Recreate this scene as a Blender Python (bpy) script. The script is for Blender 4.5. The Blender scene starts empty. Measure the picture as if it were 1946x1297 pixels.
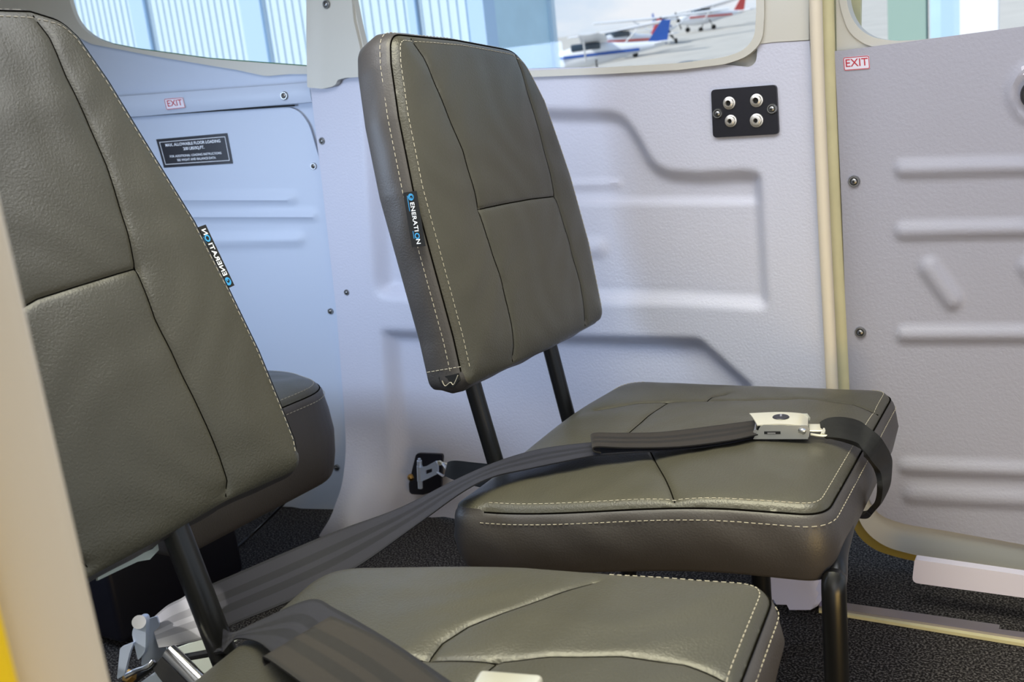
import bpy, math, random
import numpy as np
from mathutils import Vector, Matrix
from mathutils.geometry import delaunay_2d_cdt
random.seed(3)
S = bpy.context.scene
COL = S.collection

# ------------------------------------------------------------------ camera, world, light, exposure
FPX, CX, CY = 1858.0, 973.0, 648.5
_v1 = np.array([-3073, -100, FPX]); _v2 = np.array([1143, -570, FPX])
_X = -_v1/np.linalg.norm(_v1)
_Y = _v2 - _X*(_v2@_X); _Y /= np.linalg.norm(_Y)
_D = np.cross(_X, _Y); _D = _D if _D[1] > 0 else -_D
ROT = np.array([_X, _Y, -_D])            # world = ROT @ camera(x right, y down, z forward)
EYE = np.array([0, 0, 0.82])
cd = bpy.data.cameras.new('camera'); cam = bpy.data.objects.new('camera', cd); COL.objects.link(cam)
cd.sensor_width = 36; cd.lens = FPX*36/1946; cd.clip_start = .02; cd.clip_end = 500
m = Matrix.Identity(4)
for i in range(3):
    m[i][0] = ROT[i, 0]; m[i][1] = -ROT[i, 1]; m[i][2] = -ROT[i, 2]; m[i][3] = EYE[i]
cam.matrix_world = m
cd.dof.use_dof = True; cd.dof.focus_distance = 1.25; cd.dof.aperture_fstop = 9
S.camera = cam

S.view_settings.view_transform = 'Standard'; S.view_settings.look = 'None'
S.view_settings.exposure = 0.0; S.view_settings.gamma = 1; S.view_settings.use_curve_mapping = False

w = bpy.data.worlds.new('sky'); S.world = w; w.use_nodes = True
nt = w.node_tree; nt.nodes.clear()
out = nt.nodes.new('ShaderNodeOutputWorld'); bg = nt.nodes.new('ShaderNodeBackground')
tc = nt.nodes.new('ShaderNodeTexCoord'); sep = nt.nodes.new('ShaderNodeSeparateXYZ')
nt.links.new(tc.outputs['Generated'], sep.inputs[0])
rmp = nt.nodes.new('ShaderNodeValToRGB'); nt.links.new(sep.outputs['Z'], rmp.inputs[0])
rmp.color_ramp.elements[0].position = 0.0; rmp.color_ramp.elements[0].color = (.66, .80, .96, 1)
rmp.color_ramp.elements[1].position = .45; rmp.color_ramp.elements[1].color = (.22, .46, .86, 1)
noi = nt.nodes.new('ShaderNodeTexNoise'); noi.inputs['Scale'].default_value = 3.2; noi.inputs['Detail'].default_value = 7
noi.inputs['Roughness'].default_value = .58
mp = nt.nodes.new('ShaderNodeMapping'); mp.inputs['Scale'].default_value = (1, 1, 2.4); mp.inputs['Location'].default_value = (.3, .2, .1)
nt.links.new(tc.outputs['Generated'], mp.inputs[0]); nt.links.new(mp.outputs[0], noi.inputs['Vector'])
cr = nt.nodes.new('ShaderNodeValToRGB'); nt.links.new(noi.outputs[0], cr.inputs[0])
cr.color_ramp.elements[0].position = .42; cr.color_ramp.elements[0].color = (0, 0, 0, 1)
cr.color_ramp.elements[1].position = .62; cr.color_ramp.elements[1].color = (1, 1, 1, 1)
mx = nt.nodes.new('ShaderNodeMixRGB'); nt.links.new(cr.outputs[0], mx.inputs[0]); nt.links.new(rmp.outputs[0], mx.inputs[1])
mx.inputs[2].default_value = (.93, .94, .99, 1)
nt.links.new(mx.outputs[0], bg.inputs[0]); bg.inputs[1].default_value = 1.0
nt.links.new(bg.outputs[0], out.inputs[0])

def light(name, kind, loc, target, energy, color, size=None, size_y=None, spread=None):
    l = bpy.data.lights.new(name, kind); l.energy = energy; l.color = color
    if kind == 'AREA':
        l.shape = 'RECTANGLE'; l.size = size; l.size_y = size_y or size
        if spread: l.spread = spread
    o = bpy.data.objects.new(name, l); COL.objects.link(o); o.location = loc
    o.rotation_euler = (Vector(target)-Vector(loc)).to_track_quat('-Z', 'Y').to_euler()
    return o
SUN = Vector((-.5, -.6, .62))
sl = light('sun', 'SUN', SUN*20, (0, 0, 0), 4.0, (1, .95, .88)); sl.data.angle = math.radians(.6)
# fill lamps added under the closed ceiling; daylight through the open near door
light('overhead_fill', 'AREA', (-.55, .90, 1.35), (-.6, 1.05, .3), 20.0, (.90, .93, 1.0), 1.5, .8)  # large lamp added below the ceiling, no opening above it
light('door_daylight', 'AREA', (.0, -.75, 1.05), (-.7, 1.2, .45), 6, (1, .96, .93), 1.6, .8)
light('ground_bounce', 'AREA', (.35, .40, .12), (-.5, 1.3, .34), 3.6, (1, .66, .20), .5, .25)
light('cushion_fill', 'AREA', (-.45, .80, 1.34), (-.47, .85, .36), 4.2, (1, .93, .56), .5, .5, spread=1.5)  # added lamp over the cushions, brightens their tops
light('rear_fill', 'AREA', (-1.55, .50, .85), (-1.15, 1.5, .42), 3.7, (.58, .74, 1), .4, .3, spread=2.0)  # lamp added inside the cabin to brighten the rear and middle panels

# ------------------------------------------------------------------ pixel -> place mapping
def ray(px, py): return ROT @ np.array([(px-CX)/FPX, (py-CY)/FPX, 1.0])
def onY(px, py, y): r = ray(px, py); return EYE + r*(y/r[1])
def onX(px, py, x): r = ray(px, py); return EYE + r*(x/r[0])
def onZ(px, py, z): r = ray(px, py); return EYE + r*((z-EYE[2])/r[2])
def onP(px, py, p0, n): r = ray(px, py); p0 = np.array(p0, float); n = np.array(n, float); return EYE + r*(((p0-EYE)@n)/(r@n))
def onD(px, py, d): return EYE + ray(px, py)*d

# ------------------------------------------------------------------ materials
def lin(h):
    h = h.lstrip('#'); c = [int(h[i:i+2], 16)/255 for i in (0, 2, 4)]
    return tuple((x/12.92 if x <= .04045 else ((x+.055)/1.055)**2.4) for x in c)+(1,)
def mat(name, color, rough=.5, metal=0, bump=0, bscale=300, detail=3, vary=0, vscale=8, spec=.5, coat=0, trans=0, dist=.001, sheen=0):
    M = bpy.data.materials.new(name); M.use_nodes = True; t = M.node_tree; b = t.nodes['Principled BSDF']
    c = lin(color) if isinstance(color, str) else color
    b.inputs['Base Color'].default_value = c; b.inputs['Roughness'].default_value = rough; b.inputs['Metallic'].default_value = metal
    b.inputs['Specular IOR Level'].default_value = spec; b.inputs['Coat Weight'].default_value = coat
    b.inputs['Sheen Weight'].default_value = sheen
    if bump or vary:
        tx = t.nodes.new('ShaderNodeTexCoord')
    if bump:
        n = t.nodes.new('ShaderNodeTexNoise'); n.inputs['Scale'].default_value = bscale; n.inputs['Detail'].default_value = detail
        t.links.new(tx.outputs['Object'], n.inputs['Vector'])
        bp = t.nodes.new('ShaderNodeBump'); bp.inputs['Strength'].default_value = bump; bp.inputs['Distance'].default_value = dist
        t.links.new(n.outputs[0], bp.inputs['Height']); t.links.new(bp.outputs[0], b.inputs['Normal'])
    if vary:
        n2 = t.nodes.new('ShaderNodeTexNoise'); n2.inputs['Scale'].default_value = vscale; n2.inputs['Detail'].default_value = 4
        t.links.new(tx.outputs['Object'], n2.inputs['Vector'])
        r = t.nodes.new('ShaderNodeValToRGB'); t.links.new(n2.outputs[0], r.inputs[0])
        r.color_ramp.elements[0].position = .3; r.color_ramp.elements[1].position = .7
        r.color_ramp.elements[0].color = tuple(x*(1-vary) for x in c[:3])+(1,)
        r.color_ramp.elements[1].color = tuple(min(1, x*(1+vary)) for x in c[:3])+(1,)
        t.links.new(r.outputs[0], b.inputs['Base Color'])
    return M
M_PANEL = mat('panel_vinyl', '#bfc1d0', .5, bump=.5, bscale=240, detail=2, dist=.0012)
M_DOORP = mat('door_vinyl', '#a2a2ae', .5, bump=.42, bscale=240, detail=2, dist=.0012)
M_PANEL_REAR = mat('rear_panel_vinyl', '#b6c1d4', .5, bump=.08, bscale=240, detail=2, dist=.0008)
M_BEIGE = mat('cream_trim', '#bfbdb4', .45, bump=.1, bscale=300)
M_BEAD = mat('cream_bead', '#cfc4b0', .45, bump=.12, bscale=300)
M_YEL = mat('yellow_cream_frame', '#cfc79c', .5, vary=.06, vscale=20)
M_EDGE = mat('yellow_seal', '#998840', .5)
M_YELLOW = mat('yellow_paint', '#f0c800', .35)
M_LEATHER = mat('grey_leather', '#3e3c33', .38, bump=.55, bscale=420, detail=4, dist=.0009, vary=.05, vscale=9, spec=.5)
M_LEATHER_SIDE = mat('dark_leather', '#403d3c', .45, bump=.35, bscale=420, detail=4, dist=.0009, vary=.05, vscale=9)
M_STITCH = mat('pale_thread', '#a39d8e', .7)
M_SEAM_SHADE = mat('seam_shade_cord', '#0c0b09', .9, spec=0)  # near-black, stands in for shade in the seam grooves
M_BLACK = mat('black_metal', '#101010', .32, spec=.5)
M_BLACKM = mat('black_plate', '#15151f', .38, bump=.15, bscale=900)
M_CHROME = mat('chrome', '#d8d8da', .14, metal=1)
M_ZINC = mat('zinc_steel', '#cddaf0', .32, metal=.6)
M_SCREW = mat('screw_steel', '#9c9c9c', .36, metal=1)
M_BUCKLE = mat('satin_buckle', '#ece8d6', .3, metal=.7)
M_CHEEK = mat('brushed_steel', '#bfc0bd', .34, metal=.85)
M_NICKEL = mat('nickel', '#e6e2dc', .3, metal=.8)
M_BRASS = mat('brass', '#a8834a', .35, metal=1)
M_DARK = mat('black_void', '#050505', .8)
M_WHITE = mat('white_print', '#e8ecf4', .6)
M_RED = mat('red_print', '#b8293a', .6)
M_STICK = mat('sticker_white', '#dcdae6', .5)
M_BLUE = mat('blue_print', '#3c9bd6', .6)
M_TAG = mat('black_tag', '#0c0c0e', .8)
M_SEAL = mat('green_seal', '#3f7a55', .4)
M_CONC = mat('concrete', '#b9b6ae', .9, bump=.3, bscale=6, vary=.08, vscale=.5)
M_HWHITE = mat('hangar_white', '#c4d9e8', .6)
M_HBLUE = mat('hangar_blue', '#aac8e6', .6)
M_HPALE = mat('hangar_pale', '#b6d6e6', .6, vary=.06, vscale=2)
M_PLANEW = mat('plane_white', '#e4e8ee', .3)
M_PLANEB = mat('plane_blue', '#1d4fa0', .3)
M_PLANER = mat('plane_red', '#c8403a', .3)
M_PGLASS = mat('plane_glass', '#30404f', .1)
M_HILL = mat('hill_green', '#7c9a8c', .95, vary=.2, vscale=.2)
M_SILL = mat('sill_plastic', '#d9d4e2', .35)
M_RAIL = mat('rail_metal', '#b9b2bd', .3, metal=.9)
M_LINING = mat('lining', '#c9d2c8', .8)
M_BOX = mat('box_plastic', '#c4c6e2', .45)

def carpet_mat():
    M = bpy.data.materials.new('carpet'); M.use_nodes = True; t = M.node_tree; b = t.nodes['Principled BSDF']
    b.inputs['Roughness'].default_value = .95; b.inputs['Specular IOR Level'].default_value = .15
    tx = t.nodes.new('ShaderNodeTexCoord')
    v = t.nodes.new('ShaderNodeTexNoise'); v.inputs['Scale'].default_value = 300; v.inputs['Detail'].default_value = 3
    t.links.new(tx.outputs['Object'], v.inputs['Vector'])
    r = t.nodes.new('ShaderNodeValToRGB'); t.links.new(v.outputs[0], r.inputs[0])
    r.color_ramp.elements[0].position = .46; r.color_ramp.elements[0].color = (.012, .010, .010, 1)
    r.color_ramp.elements[1].position = .74; r.color_ramp.elements[1].color = (.20, .185, .175, 1)
    t.links.new(r.outputs[0], b.inputs['Base Color'])
    bp = t.nodes.new('ShaderNodeBump'); bp.inputs['Strength'].default_value = 1; bp.inputs['Distance'].default_value = .004
    t.links.new(v.outputs[0], bp.inputs['Height']); t.links.new(bp.outputs[0], b.inputs['Normal'])
    return M
M_CARPET = carpet_mat()
def glass_mat():
    M = bpy.data.materials.new('acrylic_pane'); M.use_nodes = True; t = M.node_tree; t.nodes.clear()
    o = t.nodes.new('ShaderNodeOutputMaterial'); tr = t.nodes.new('ShaderNodeBsdfTransparent'); gl = t.nodes.new('ShaderNodeBsdfGlossy')
    tr.inputs[0].default_value = (.95, .98, .985, 1); gl.inputs['Roughness'].default_value = .03
    fr = t.nodes.new('ShaderNodeFresnel'); fr.inputs[0].default_value = 1.49
    mm = t.nodes.new('ShaderNodeMath'); mm.operation = 'MULTIPLY'; mm.inputs[1].default_value = .8; t.links.new(fr.outputs[0], mm.inputs[0])
    mi = t.nodes.new('ShaderNodeMixShader'); t.links.new(mm.outputs[0], mi.inputs[0]); t.links.new(tr.outputs[0], mi.inputs[1]); t.links.new(gl.outputs[0], mi.inputs[2])
    t.links.new(mi.outputs[0], o.inputs[0]); return M
M_GLASS = glass_mat()
def web_mat(name, c0, c1):
    M = bpy.data.materials.new(name); M.use_nodes = True; t = M.node_tree; b = t.nodes['Principled BSDF']
    b.inputs['Roughness'].default_value = .6; b.inputs['Sheen Weight'].default_value = .04; b.inputs['Specular IOR Level'].default_value = .25
    uv = t.nodes.new('ShaderNodeUVMap'); sp = t.nodes.new('ShaderNodeSeparateXYZ'); t.links.new(uv.outputs[0], sp.inputs[0])
    r = t.nodes.new('ShaderNodeValToRGB'); t.links.new(sp.outputs['Y'], r.inputs[0]); r.color_ramp.interpolation = 'CONSTANT'
    e = r.color_ramp.elements; e[0].position = 0; e[0].color = c1; e[1].position = .05; e[1].color = c0
    for p, c in ((.28, c1), (.44, c0), (.56, c1), (.72, c0), (.95, c1)):
        x = e.new(p); x.color = c
    t.links.new(r.outputs[0], b.inputs['Base Color'])
    wv = t.nodes.new('ShaderNodeTexWave'); wv.inputs['Scale'].default_value = 9; wv.bands_direction = 'DIAGONAL'
    mp_ = t.nodes.new('ShaderNodeMapping'); mp_.inputs['Scale'].default_value = (18, 6, 6)
    t.links.new(uv.outputs[0], mp_.inputs[0]); t.links.new(mp_.outputs[0], wv.inputs['Vector'])
    bp = t.nodes.new('ShaderNodeBump'); bp.inputs['Strength'].default_value = .35; bp.inputs['Distance'].default_value = .0006
    t.links.new(wv.outputs[0], bp.inputs['Height']); t.links.new(bp.outputs[0], b.inputs['Normal'])
    return M
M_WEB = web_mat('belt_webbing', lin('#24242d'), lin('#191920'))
M_WEB_SUNLIT = web_mat('belt_webbing_sunlit', lin('#b4b4bc'), lin('#98989f'))  # the dark belt webbing coloured pale to look sunlit
M_WEBB = web_mat('belt_webbing_brown', lin('#26211d'), lin('#191614'))
M_WEBK = web_mat('belt_webbing_black', lin('#0d0d0e'), lin('#080809'))

# ------------------------------------------------------------------ object helpers
def setp(o, label=None, cat=None, group=None, kind=None):
    if label: o['label'] = label
    if cat: o['category'] = cat
    if group: o['group'] = group
    if kind: o['kind'] = kind
    return o
def empty(name, loc, label=None, cat=None, group=None, kind=None):
    o = bpy.data.objects.new(name, None); o.empty_display_size = .05; COL.objects.link(o); o.location = loc
    return setp(o, label, cat, group, kind)
class MB:
    def __init__(s): s.v = []; s.f = []; s.mi = []; s.sm = []; s.uv = {}
    def add(s, vs, fs, mi=0, smooth=True):
        b = len(s.v); s.v += [tuple(map(float, p)) for p in vs]
        for f in fs: s.f.append([b+i for i in f]); s.mi.append(mi); s.sm.append(smooth)
        return b
    def box(s, c, size, R=None, mi=0, bevel=0):
        hx, hy, hz = [x/2 for x in size]; R = np.array(R) if R is not None else np.eye(3); c = np.array(c)
        if bevel <= 0:
            vs = [c+R@np.array([x, y, z]) for x in (-hx, hx) for y in (-hy, hy) for z in (-hz, hz)]
            s.add(vs, [(0, 1, 3, 2), (4, 6, 7, 5), (0, 4, 5, 1), (2, 3, 7, 6), (0, 2, 6, 4), (1, 5, 7, 3)], mi, False); return
        import bmesh
        bm = bmesh.new(); bmesh.ops.create_cube(bm, size=1)
        for v in bm.verts: v.co = Vector((v.co.x*size[0], v.co.y*size[1], v.co.z*size[2]))
        bmesh.ops.bevel(bm, geom=list(bm.edges), offset=bevel, segments=3, affect='EDGES', profile=.5)
        bm.verts.index_update()
        s.add([c+R@np.array(v.co) for v in bm.verts], [[v.index for v in f.verts] for f in bm.faces], mi, True); bm.free()
    def tube(s, pts, r, n=16, mi=0, cap=True):
        pts = [np.array(p, float) for p in pts]; rs = r if hasattr(r, '__len__') else [r]*len(pts)
        t0 = pts[1]-pts[0]; t0 /= np.linalg.norm(t0)
        a = np.array([0, 0, 1.]) if abs(t0[2]) < .9 else np.array([1., 0, 0])
        u = np.cross(t0, a); u /= np.linalg.norm(u); vs = []
        for i, p in enumerate(pts):
            t = pts[min(i+1, len(pts)-1)]-pts[max(i-1, 0)]; t = t/np.linalg.norm(t)
            u = u-t*(u@t); u /= np.linalg.norm(u); w_ = np.cross(t, u)
            for k in range(n):
                an = 2*math.pi*k/n; vs.append(p+rs[i]*(math.cos(an)*u+math.sin(an)*w_))
        fs = []
        for i in range(len(pts)-1):
            for k in range(n):
                fs.append((i*n+k, i*n+(k+1) % n, (i+1)*n+(k+1) % n, (i+1)*n+k))
        s.add(vs, fs, mi, True)
        if cap:
            s.add(vs[:n], [tuple(range(n))[::-1]], mi, False); s.add(vs[-n:], [tuple(range(n))], mi, False)
    def lathe(s, c, axis, prof, n=24, mi=0, smooth=True, u=None):
        """prof: list of (radius, height along axis)"""
        c = np.array(c, float); ax = np.array(axis, float); ax /= np.linalg.norm(ax)
        a = np.array([0, 0, 1.]) if abs(ax[2]) < .9 else np.array([1., 0, 0])
        u = np.cross(ax, a); u /= np.linalg.norm(u); w_ = np.cross(ax, u)
        vs = [c+ax*h+r*(math.cos(2*math.pi*k/n)*u+math.sin(2*math.pi*k/n)*w_) for r, h in prof for k in range(n)]
        fs = [(i*n+k, i*n+(k+1) % n, (i+1)*n+(k+1) % n, (i+1)*n+k) for i in range(len(prof)-1) for k in range(n)]
        s.add(vs, fs, mi, smooth)
    def build(s, name, mats, parent=None, auto=40):
        me = bpy.data.meshes.new(name); me.from_pydata(s.v, [], s.f)
        mats = mats if isinstance(mats, (list, tuple)) else [mats]
        for x in mats: me.materials.append(x)
        me.polygons.foreach_set('material_index', s.mi); me.polygons.foreach_set('use_smooth', s.sm)
        if s.uv:
            l = me.uv_layers.new(name='UVMap')
            for lp in me.loops: l.data[lp.index].uv = s.uv.get(lp.vertex_index, (0, 0))
        me.update()
        o = bpy.data.objects.new(name, me); COL.objects.link(o)
        if auto:
            try: me.set_sharp_from_angle(angle=math.radians(auto))
            except Exception: pass
        if parent is not None:
            o.parent = parent
            o.matrix_parent_inverse = parent_matrix(parent).inverted()
        return o
def parent_matrix(p):
    mw = Matrix.Translation(p.location) @ p.rotation_euler.to_matrix().to_4x4()
    if p.parent is not None:
        mw = parent_matrix(p.parent) @ p.matrix_parent_inverse @ mw
    return mw

def catmull(P, k=8):
    P = [np.array(p, float) for p in P]; o = []
    for i in range(len(P)-1):
        p0 = P[max(i-1, 0)]; p1 = P[i]; p2 = P[i+1]; p3 = P[min(i+2, len(P)-1)]
        for j in range(k):
            t = j/k
            o.append(.5*((2*p1)+(-p0+p2)*t+(2*p0-5*p1+4*p2-p3)*t*t+(-p0+3*p1-3*p2+p3)*t**3))
    o.append(P[-1]); return o
def round_poly(pts, seg=7):
    """pts: (x, y[, r]) -> polygon with rounded corners"""
    n = len(pts); o = []
    for i in range(n):
        p = np.array(pts[i][:2], float); r = pts[i][2] if len(pts[i]) > 2 else 0
        if r <= 0: o.append(p); continue
        a = np.array(pts[i-1][:2], float)-p; b = np.array(pts[(i+1) % n][:2], float)-p
        la, lb = np.linalg.norm(a), np.linalg.norm(b); d = min(r, la*.5, lb*.5)
        A = p+a/la*d; B = p+b/lb*d
        for j in range(seg+1):
            t = j/seg; o.append((1-t)**2*A+2*t*(1-t)*p+t*t*B)
    return o
def resample(poly, step, closed=True):
    o = []; n = len(poly)
    for i in range(n if closed else n-1):
        a = np.array(poly[i], float); b = np.array(poly[(i+1) % n], float); L = np.linalg.norm(b-a)
        k = max(1, int(round(L/step)))
        for j in range(k): o.append(a+(b-a)*j/k)
    if not closed: o.append(np.array(poly[-1], float))
    return o
def inside(P, poly):
    poly = np.array(poly); x, y = P[:, 0], P[:, 1]; c = np.zeros(len(P), bool); j = len(poly)-1
    for i in range(len(poly)):
        xi, yi = poly[i]; xj, yj = poly[j]
        if yi != yj:
            c ^= ((yi > y) != (yj > y)) & (x < (xj-xi)*(y-yi)/(yj-yi)+xi)
        j = i
    return c
def dist(P, poly, closed=True):
    poly = np.array(poly, float); d = np.full(len(P), 1e9); n = len(poly)
    for i in range(n if closed else n-1):
        a = poly[i]; b = poly[(i+1) % n]; ab = b-a; L = ab@ab
        if L < 1e-14: continue
        t = np.clip(((P-a)@ab)/L, 0, 1); q = a+t[:, None]*ab
        d = np.minimum(d, np.hypot(P[:, 0]-q[:, 0], P[:, 1]-q[:, 1]))
    return d
def sdist(P, poly):
    d = dist(P, poly); return np.where(inside(P, poly), d, -d)
def sstep(x): x = np.clip(x, 0, 1); return x*x*(3-2*x)
def cdt(outline, extra, holes=()):
    vs = [tuple(p) for p in outline]; n = len(vs); es = [(i, (i+1) % n) for i in range(n)]; loops = [list(range(n))]
    for h in holes:
        b = len(vs); vs += [tuple(p) for p in h]; k = len(h); es += [(b+i, b+(i+1) % k) for i in range(k)]; loops.append(list(range(b, b+k)))
    vs += [tuple(p) for p in extra]
    sc = max(abs(np.array(vs)).max(), 1e-9)
    r = delaunay_2d_cdt([Vector((float(x), float(y))) for x, y in vs], es, [], 0, 1e-7*sc)
    V = np.array([(p.x, p.y) for p in r[0]]); F = [tuple(f) for f in r[2]]
    C = np.array([V[list(f)].mean(axis=0) for f in F]); k = inside(C, outline)
    for h in holes: k &= ~inside(C, h)
    F = [f for f, q in zip(F, k) if q]
    om = r[3]; back = {}
    for i, src in enumerate(om):
        for q in src: back[q] = i
    return V, F, [[back[i] for i in lp] for lp in loops]

def panel(name, poly, place, mat_, spacing=14, emboss=None, thick=.004, holes=(), parent=None, back=(0, 1, 0), kind='structure', sp_edge=None, lip=0):
    """moulded sheet whose outline is given in photo pixels and put on real surfaces by place(px, py)"""
    poly = resample(poly, sp_edge or spacing); holes = [resample(h, sp_edge or spacing) for h in holes]
    P = np.array(poly); x0, y0 = P.min(axis=0); x1, y1 = P.max(axis=0)
    G = np.array([(x+(spacing/2 if j % 2 else 0), y) for j, y in enumerate(np.arange(y0, y1, spacing)) for x in np.arange(x0, x1, spacing)]) if spacing < 400 else np.zeros((0, 2))
    if len(G):
        k = inside(G, poly) & (dist(G, poly) > spacing*.45)
        for h in holes: k &= ~inside(G, h) & (dist(G, h) > spacing*.45)
        G = G[k]
    V, F, loops = cdt(poly, G, holes)
    H = emboss(V) if emboss else np.zeros(len(V))
    if lip:
        dd = dist(V, poly)
        for h in holes: dd = np.minimum(dd, dist(V, h))
        H = H - thick*.9*np.clip(1-dd/lip, 0, 1)**2
    bk = np.array(back, float)
    W = [place(x, y)-bk*h for (x, y), h in zip(V, H)]
    a, b, c = [W[i] for i in F[0]]
    if np.cross(b-a, c-a)@(EYE-a) < 0: F = [f[::-1] for f in F]
    mb = MB(); mb.add(W, F)
    for lp in loops:
        n = len(lp); fr = [W[i] for i in lp]; bkp = [p+bk*thick for p in fr]
        mb.add(fr+bkp, [(i, (i+1) % n, n+(i+1) % n, n+i) for i in range(n)], 0, True)
    o = mb.build(name, mat_, parent)
    if kind and parent is None: o['kind'] = kind
    return o
def Y(y): return lambda px, py: onY(px, py, y)

# ------------------------------------------------------------------ large structure
PL0 = onY(640, 600, 1.515); A = math.radians(13.6); PLN = (math.sin(A), -math.cos(A), 0); PLB = np.array((-math.sin(A), math.cos(A), 0))
def L(off=0):
    p = PL0+PLB*off
    return lambda px, py: onP(px, py, p, PLN)

mb = MB(); mb.add([(-3, .15, 0), (1.6, .15, 0), (1.6, 1.75, 0), (-3, 1.75, 0)], [(0, 1, 2, 3)], 0, False)
mb.add([(-3, .15, -.05), (1.6, .15, -.05), (1.6, 1.75, -.05), (-3, 1.75, -.05)], [(0, 1, 2, 3)], 0, False)
mb.build('floor', M_CARPET)['kind'] = 'structure'

def capsule(V, a, b, r, h, soft=.45):
    d = dist(V, [a, b], closed=False); return h*sstep((r-d)/(r*soft))
# rear lower side panel
def emb_rear(V):
    H = np.zeros(len(V))
    for a, b, r in (((330, 381), (556, 377), 11), ((330, 412), (596, 410), 9), ((330, 461), (568, 455), 15)):
        H += capsule(V, a, b, r, .006, .8)
    return H
rear_out = round_poly([(-320, 265), (270, 222), (560, 203, 30), (586, 232, 20), (606, 300), (640, 420), (670, 600), (690, 760), (700, 900), (680, 985), (560, 965), (500, 955), (-320, 905)])
panel('wall_rear', rear_out, L(0), M_PANEL_REAR, 8, emb_rear, back=PLB)
panel('trim_1', round_poly([(-320, 213), (235, 183), (590, 157), (594, 194), (270, 221), (-320, 262)]), L(-.012), M_PANEL_REAR, 9,
      lambda V: .006*np.clip(1-((dist(V, [(-320, 232), (235, 202), (594, 176)], False))/22)**2, 0, 1), thick=.02, back=PLB)
gl1 = round_poly([(122, -220), (126, -40), (133, 8, 20), (150, 48, 20), (180, 72, 15), (215, 84), (260, 93), (400, 112), (583, 126), (606, 128), (606, -220)], 5)
panel('wall_rear_upper', [(-340, -330), (612, -330), (612, 200), (235, 215), (-340, 255)], L(.012), M_PANEL_REAR, 30, holes=[gl1], back=PLB)
panel('wall_rear_skin', [(-340, 240), (235, 208), (640, 178), (700, 300), (700, 1000), (-340, 930)], L(.007), M_PANEL_REAR, 60, back=PLB)
gq = MB(); gq.tube([L(-.001)(x, y) for x, y in ((-300, 259), (0, 241), (270, 219.5), (430, 209), (560, 200.5))], .0016, 8); gp = gq.build('gap_shade', M_DARK); gp.name = 'strip_gap_shade'; gp['kind'] = 'structure'  # black tube stands in for shade in the gap under the strip
# middle side panel
recB = round_poly([(690, 200), (1180, 212, 40), (1216, 262, 40), (1248, 324, 50), (1330, 329, 10), (1415, 324, 20), (1446, 330, 18), (1452, 450), (1460, 588, 20), (1300, 578), (980, 572), (712, 566, 30), (701, 400)], 6)
recC = round_poly([(722, 627, 14), (1010, 636), (1330, 643, 14), (1432, 735), (1432, 1120), (700, 1120), (748, 940), (736, 800)], 6)
def emb_mid(V):
    s = sdist(V, recB); H = -.023*sstep((s+6)/32)
    s = sdist(V, recC); H += -.026*sstep((s+4)/30)
    x, y = V[:, 0], V[:, 1]
    # step inside the arm-rest recess and short beads left of it
    H += .008*sstep((y-378)/14)*sstep((sdist(V, recB))/30)*sstep((x-900)/60)
    H += capsule(V, (980, 357), (1165, 352), 10, .004, .9)
    H += capsule(V, (980, 480), (1130, 474), 26, .006, .9)
    return H
def mid_place(px, py):
    s = float(sstep((790-px)/150)*sstep((py-800)/225))
    return onY(px, py, 1.5-.128*s)
mid_out = round_poly([(583, 150), (660, 142), (1010, 130), (1290, 125), (1372, 122), (1425, 128, 10), (1437, 118, 10), (1440, 82), (1538, 77), (1562, 400), (1576, 742), (1590, 1020), (1560, 1092), (1150, 1052), (830, 992), (740, 998), (603, 1024, 10), (628, 985, 15), (650, 925, 20), (658, 860, 30), (654, 780), (640, 600), (612, 350), (600, 250), (590, 168)])
panel('wall_middle', mid_out, mid_place, M_PANEL, 7, emb_mid, thick=.006)
gl2 = round_poly([(668, -220), (672, 0), (684, 62, 30), (700, 120, 40), (760, 136, 20), (1010, 134), (1150, 128), (1290, 120), (1372, 110, 20), (1412, 97, 20), (1434, 72, 20), (1437, 20), (1434, -220)], 5)
panel('wall_middle_upper', [(618, -330), (1548, -330), (1552, 120), (1445, 150), (1000, 160), (618, 168)], Y(1.512), M_BEIGE, 30, holes=[gl2])
panel('trim_2', [(1437, -330), (1537, -330), (1537, 76), (1470, 80), (1439, 84), (1437, 40)], Y(1.498), M_BEIGE, 25, thick=.008)
# door side
gl3 = round_poly([(1603, -220), (1608, 0, 20), (1616, 30, 14), (1632, 55, 14), (1657, 71, 12), (1695, 78, 14), (1745, 76), (1946, 52), (2380, 0), (2380, -220)], 5)
rib = [((1716, 322), (2400, 306), 21, .009), ((1716, 440), (2400, 424), 21, .009), ((1766, 510), (1810, 570), 26, .009), ((1952, 508), (1992, 572), 24, .007),
       ((1718, 636), (2400, 632), 20, .009), ((1722, 886), (2400, 912), 19, .008), ((1732, 940), (2400, 972), 22, .007)]
def emb_door(V):
    H = np.zeros(len(V))
    for a, b, r, h in rib: H = np.maximum(H, capsule(V, a, b, r, h*.95, .8))
    d = np.hypot(V[:, 0]-1975, V[:, 1]-178)
    H += .006*np.exp(-((d-52)/10)**2)
    return H
door = empty('door_1', onY(1800, 1000, 1.56), kind='structure')
panel('door_shell', round_poly([(1584, -330), (2440, -330), (2440, 1178), (1946, 1092), (1800, 1068), (1740, 1056, 40), (1680, 1040, 30), (1640, 1008, 40), (1618, 950, 30), (1606, 745), (1590, 97)]), Y(1.556), M_BEIGE, 22, holes=[gl3], parent=door, thick=.03)
panel('door_panel', round_poly([(1586, 97), (1600, 96), (1946, 50), (2440, -8), (2440, 1118), (1946, 1036), (1800, 1010), (1712, 996, 40), (1662, 976, 40), (1636, 905, 30), (1622, 800), (1612, 745), (1600, 400)]), Y(1.548), M_DOORP, 8, emb_door, parent=door, thick=.006)
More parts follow.
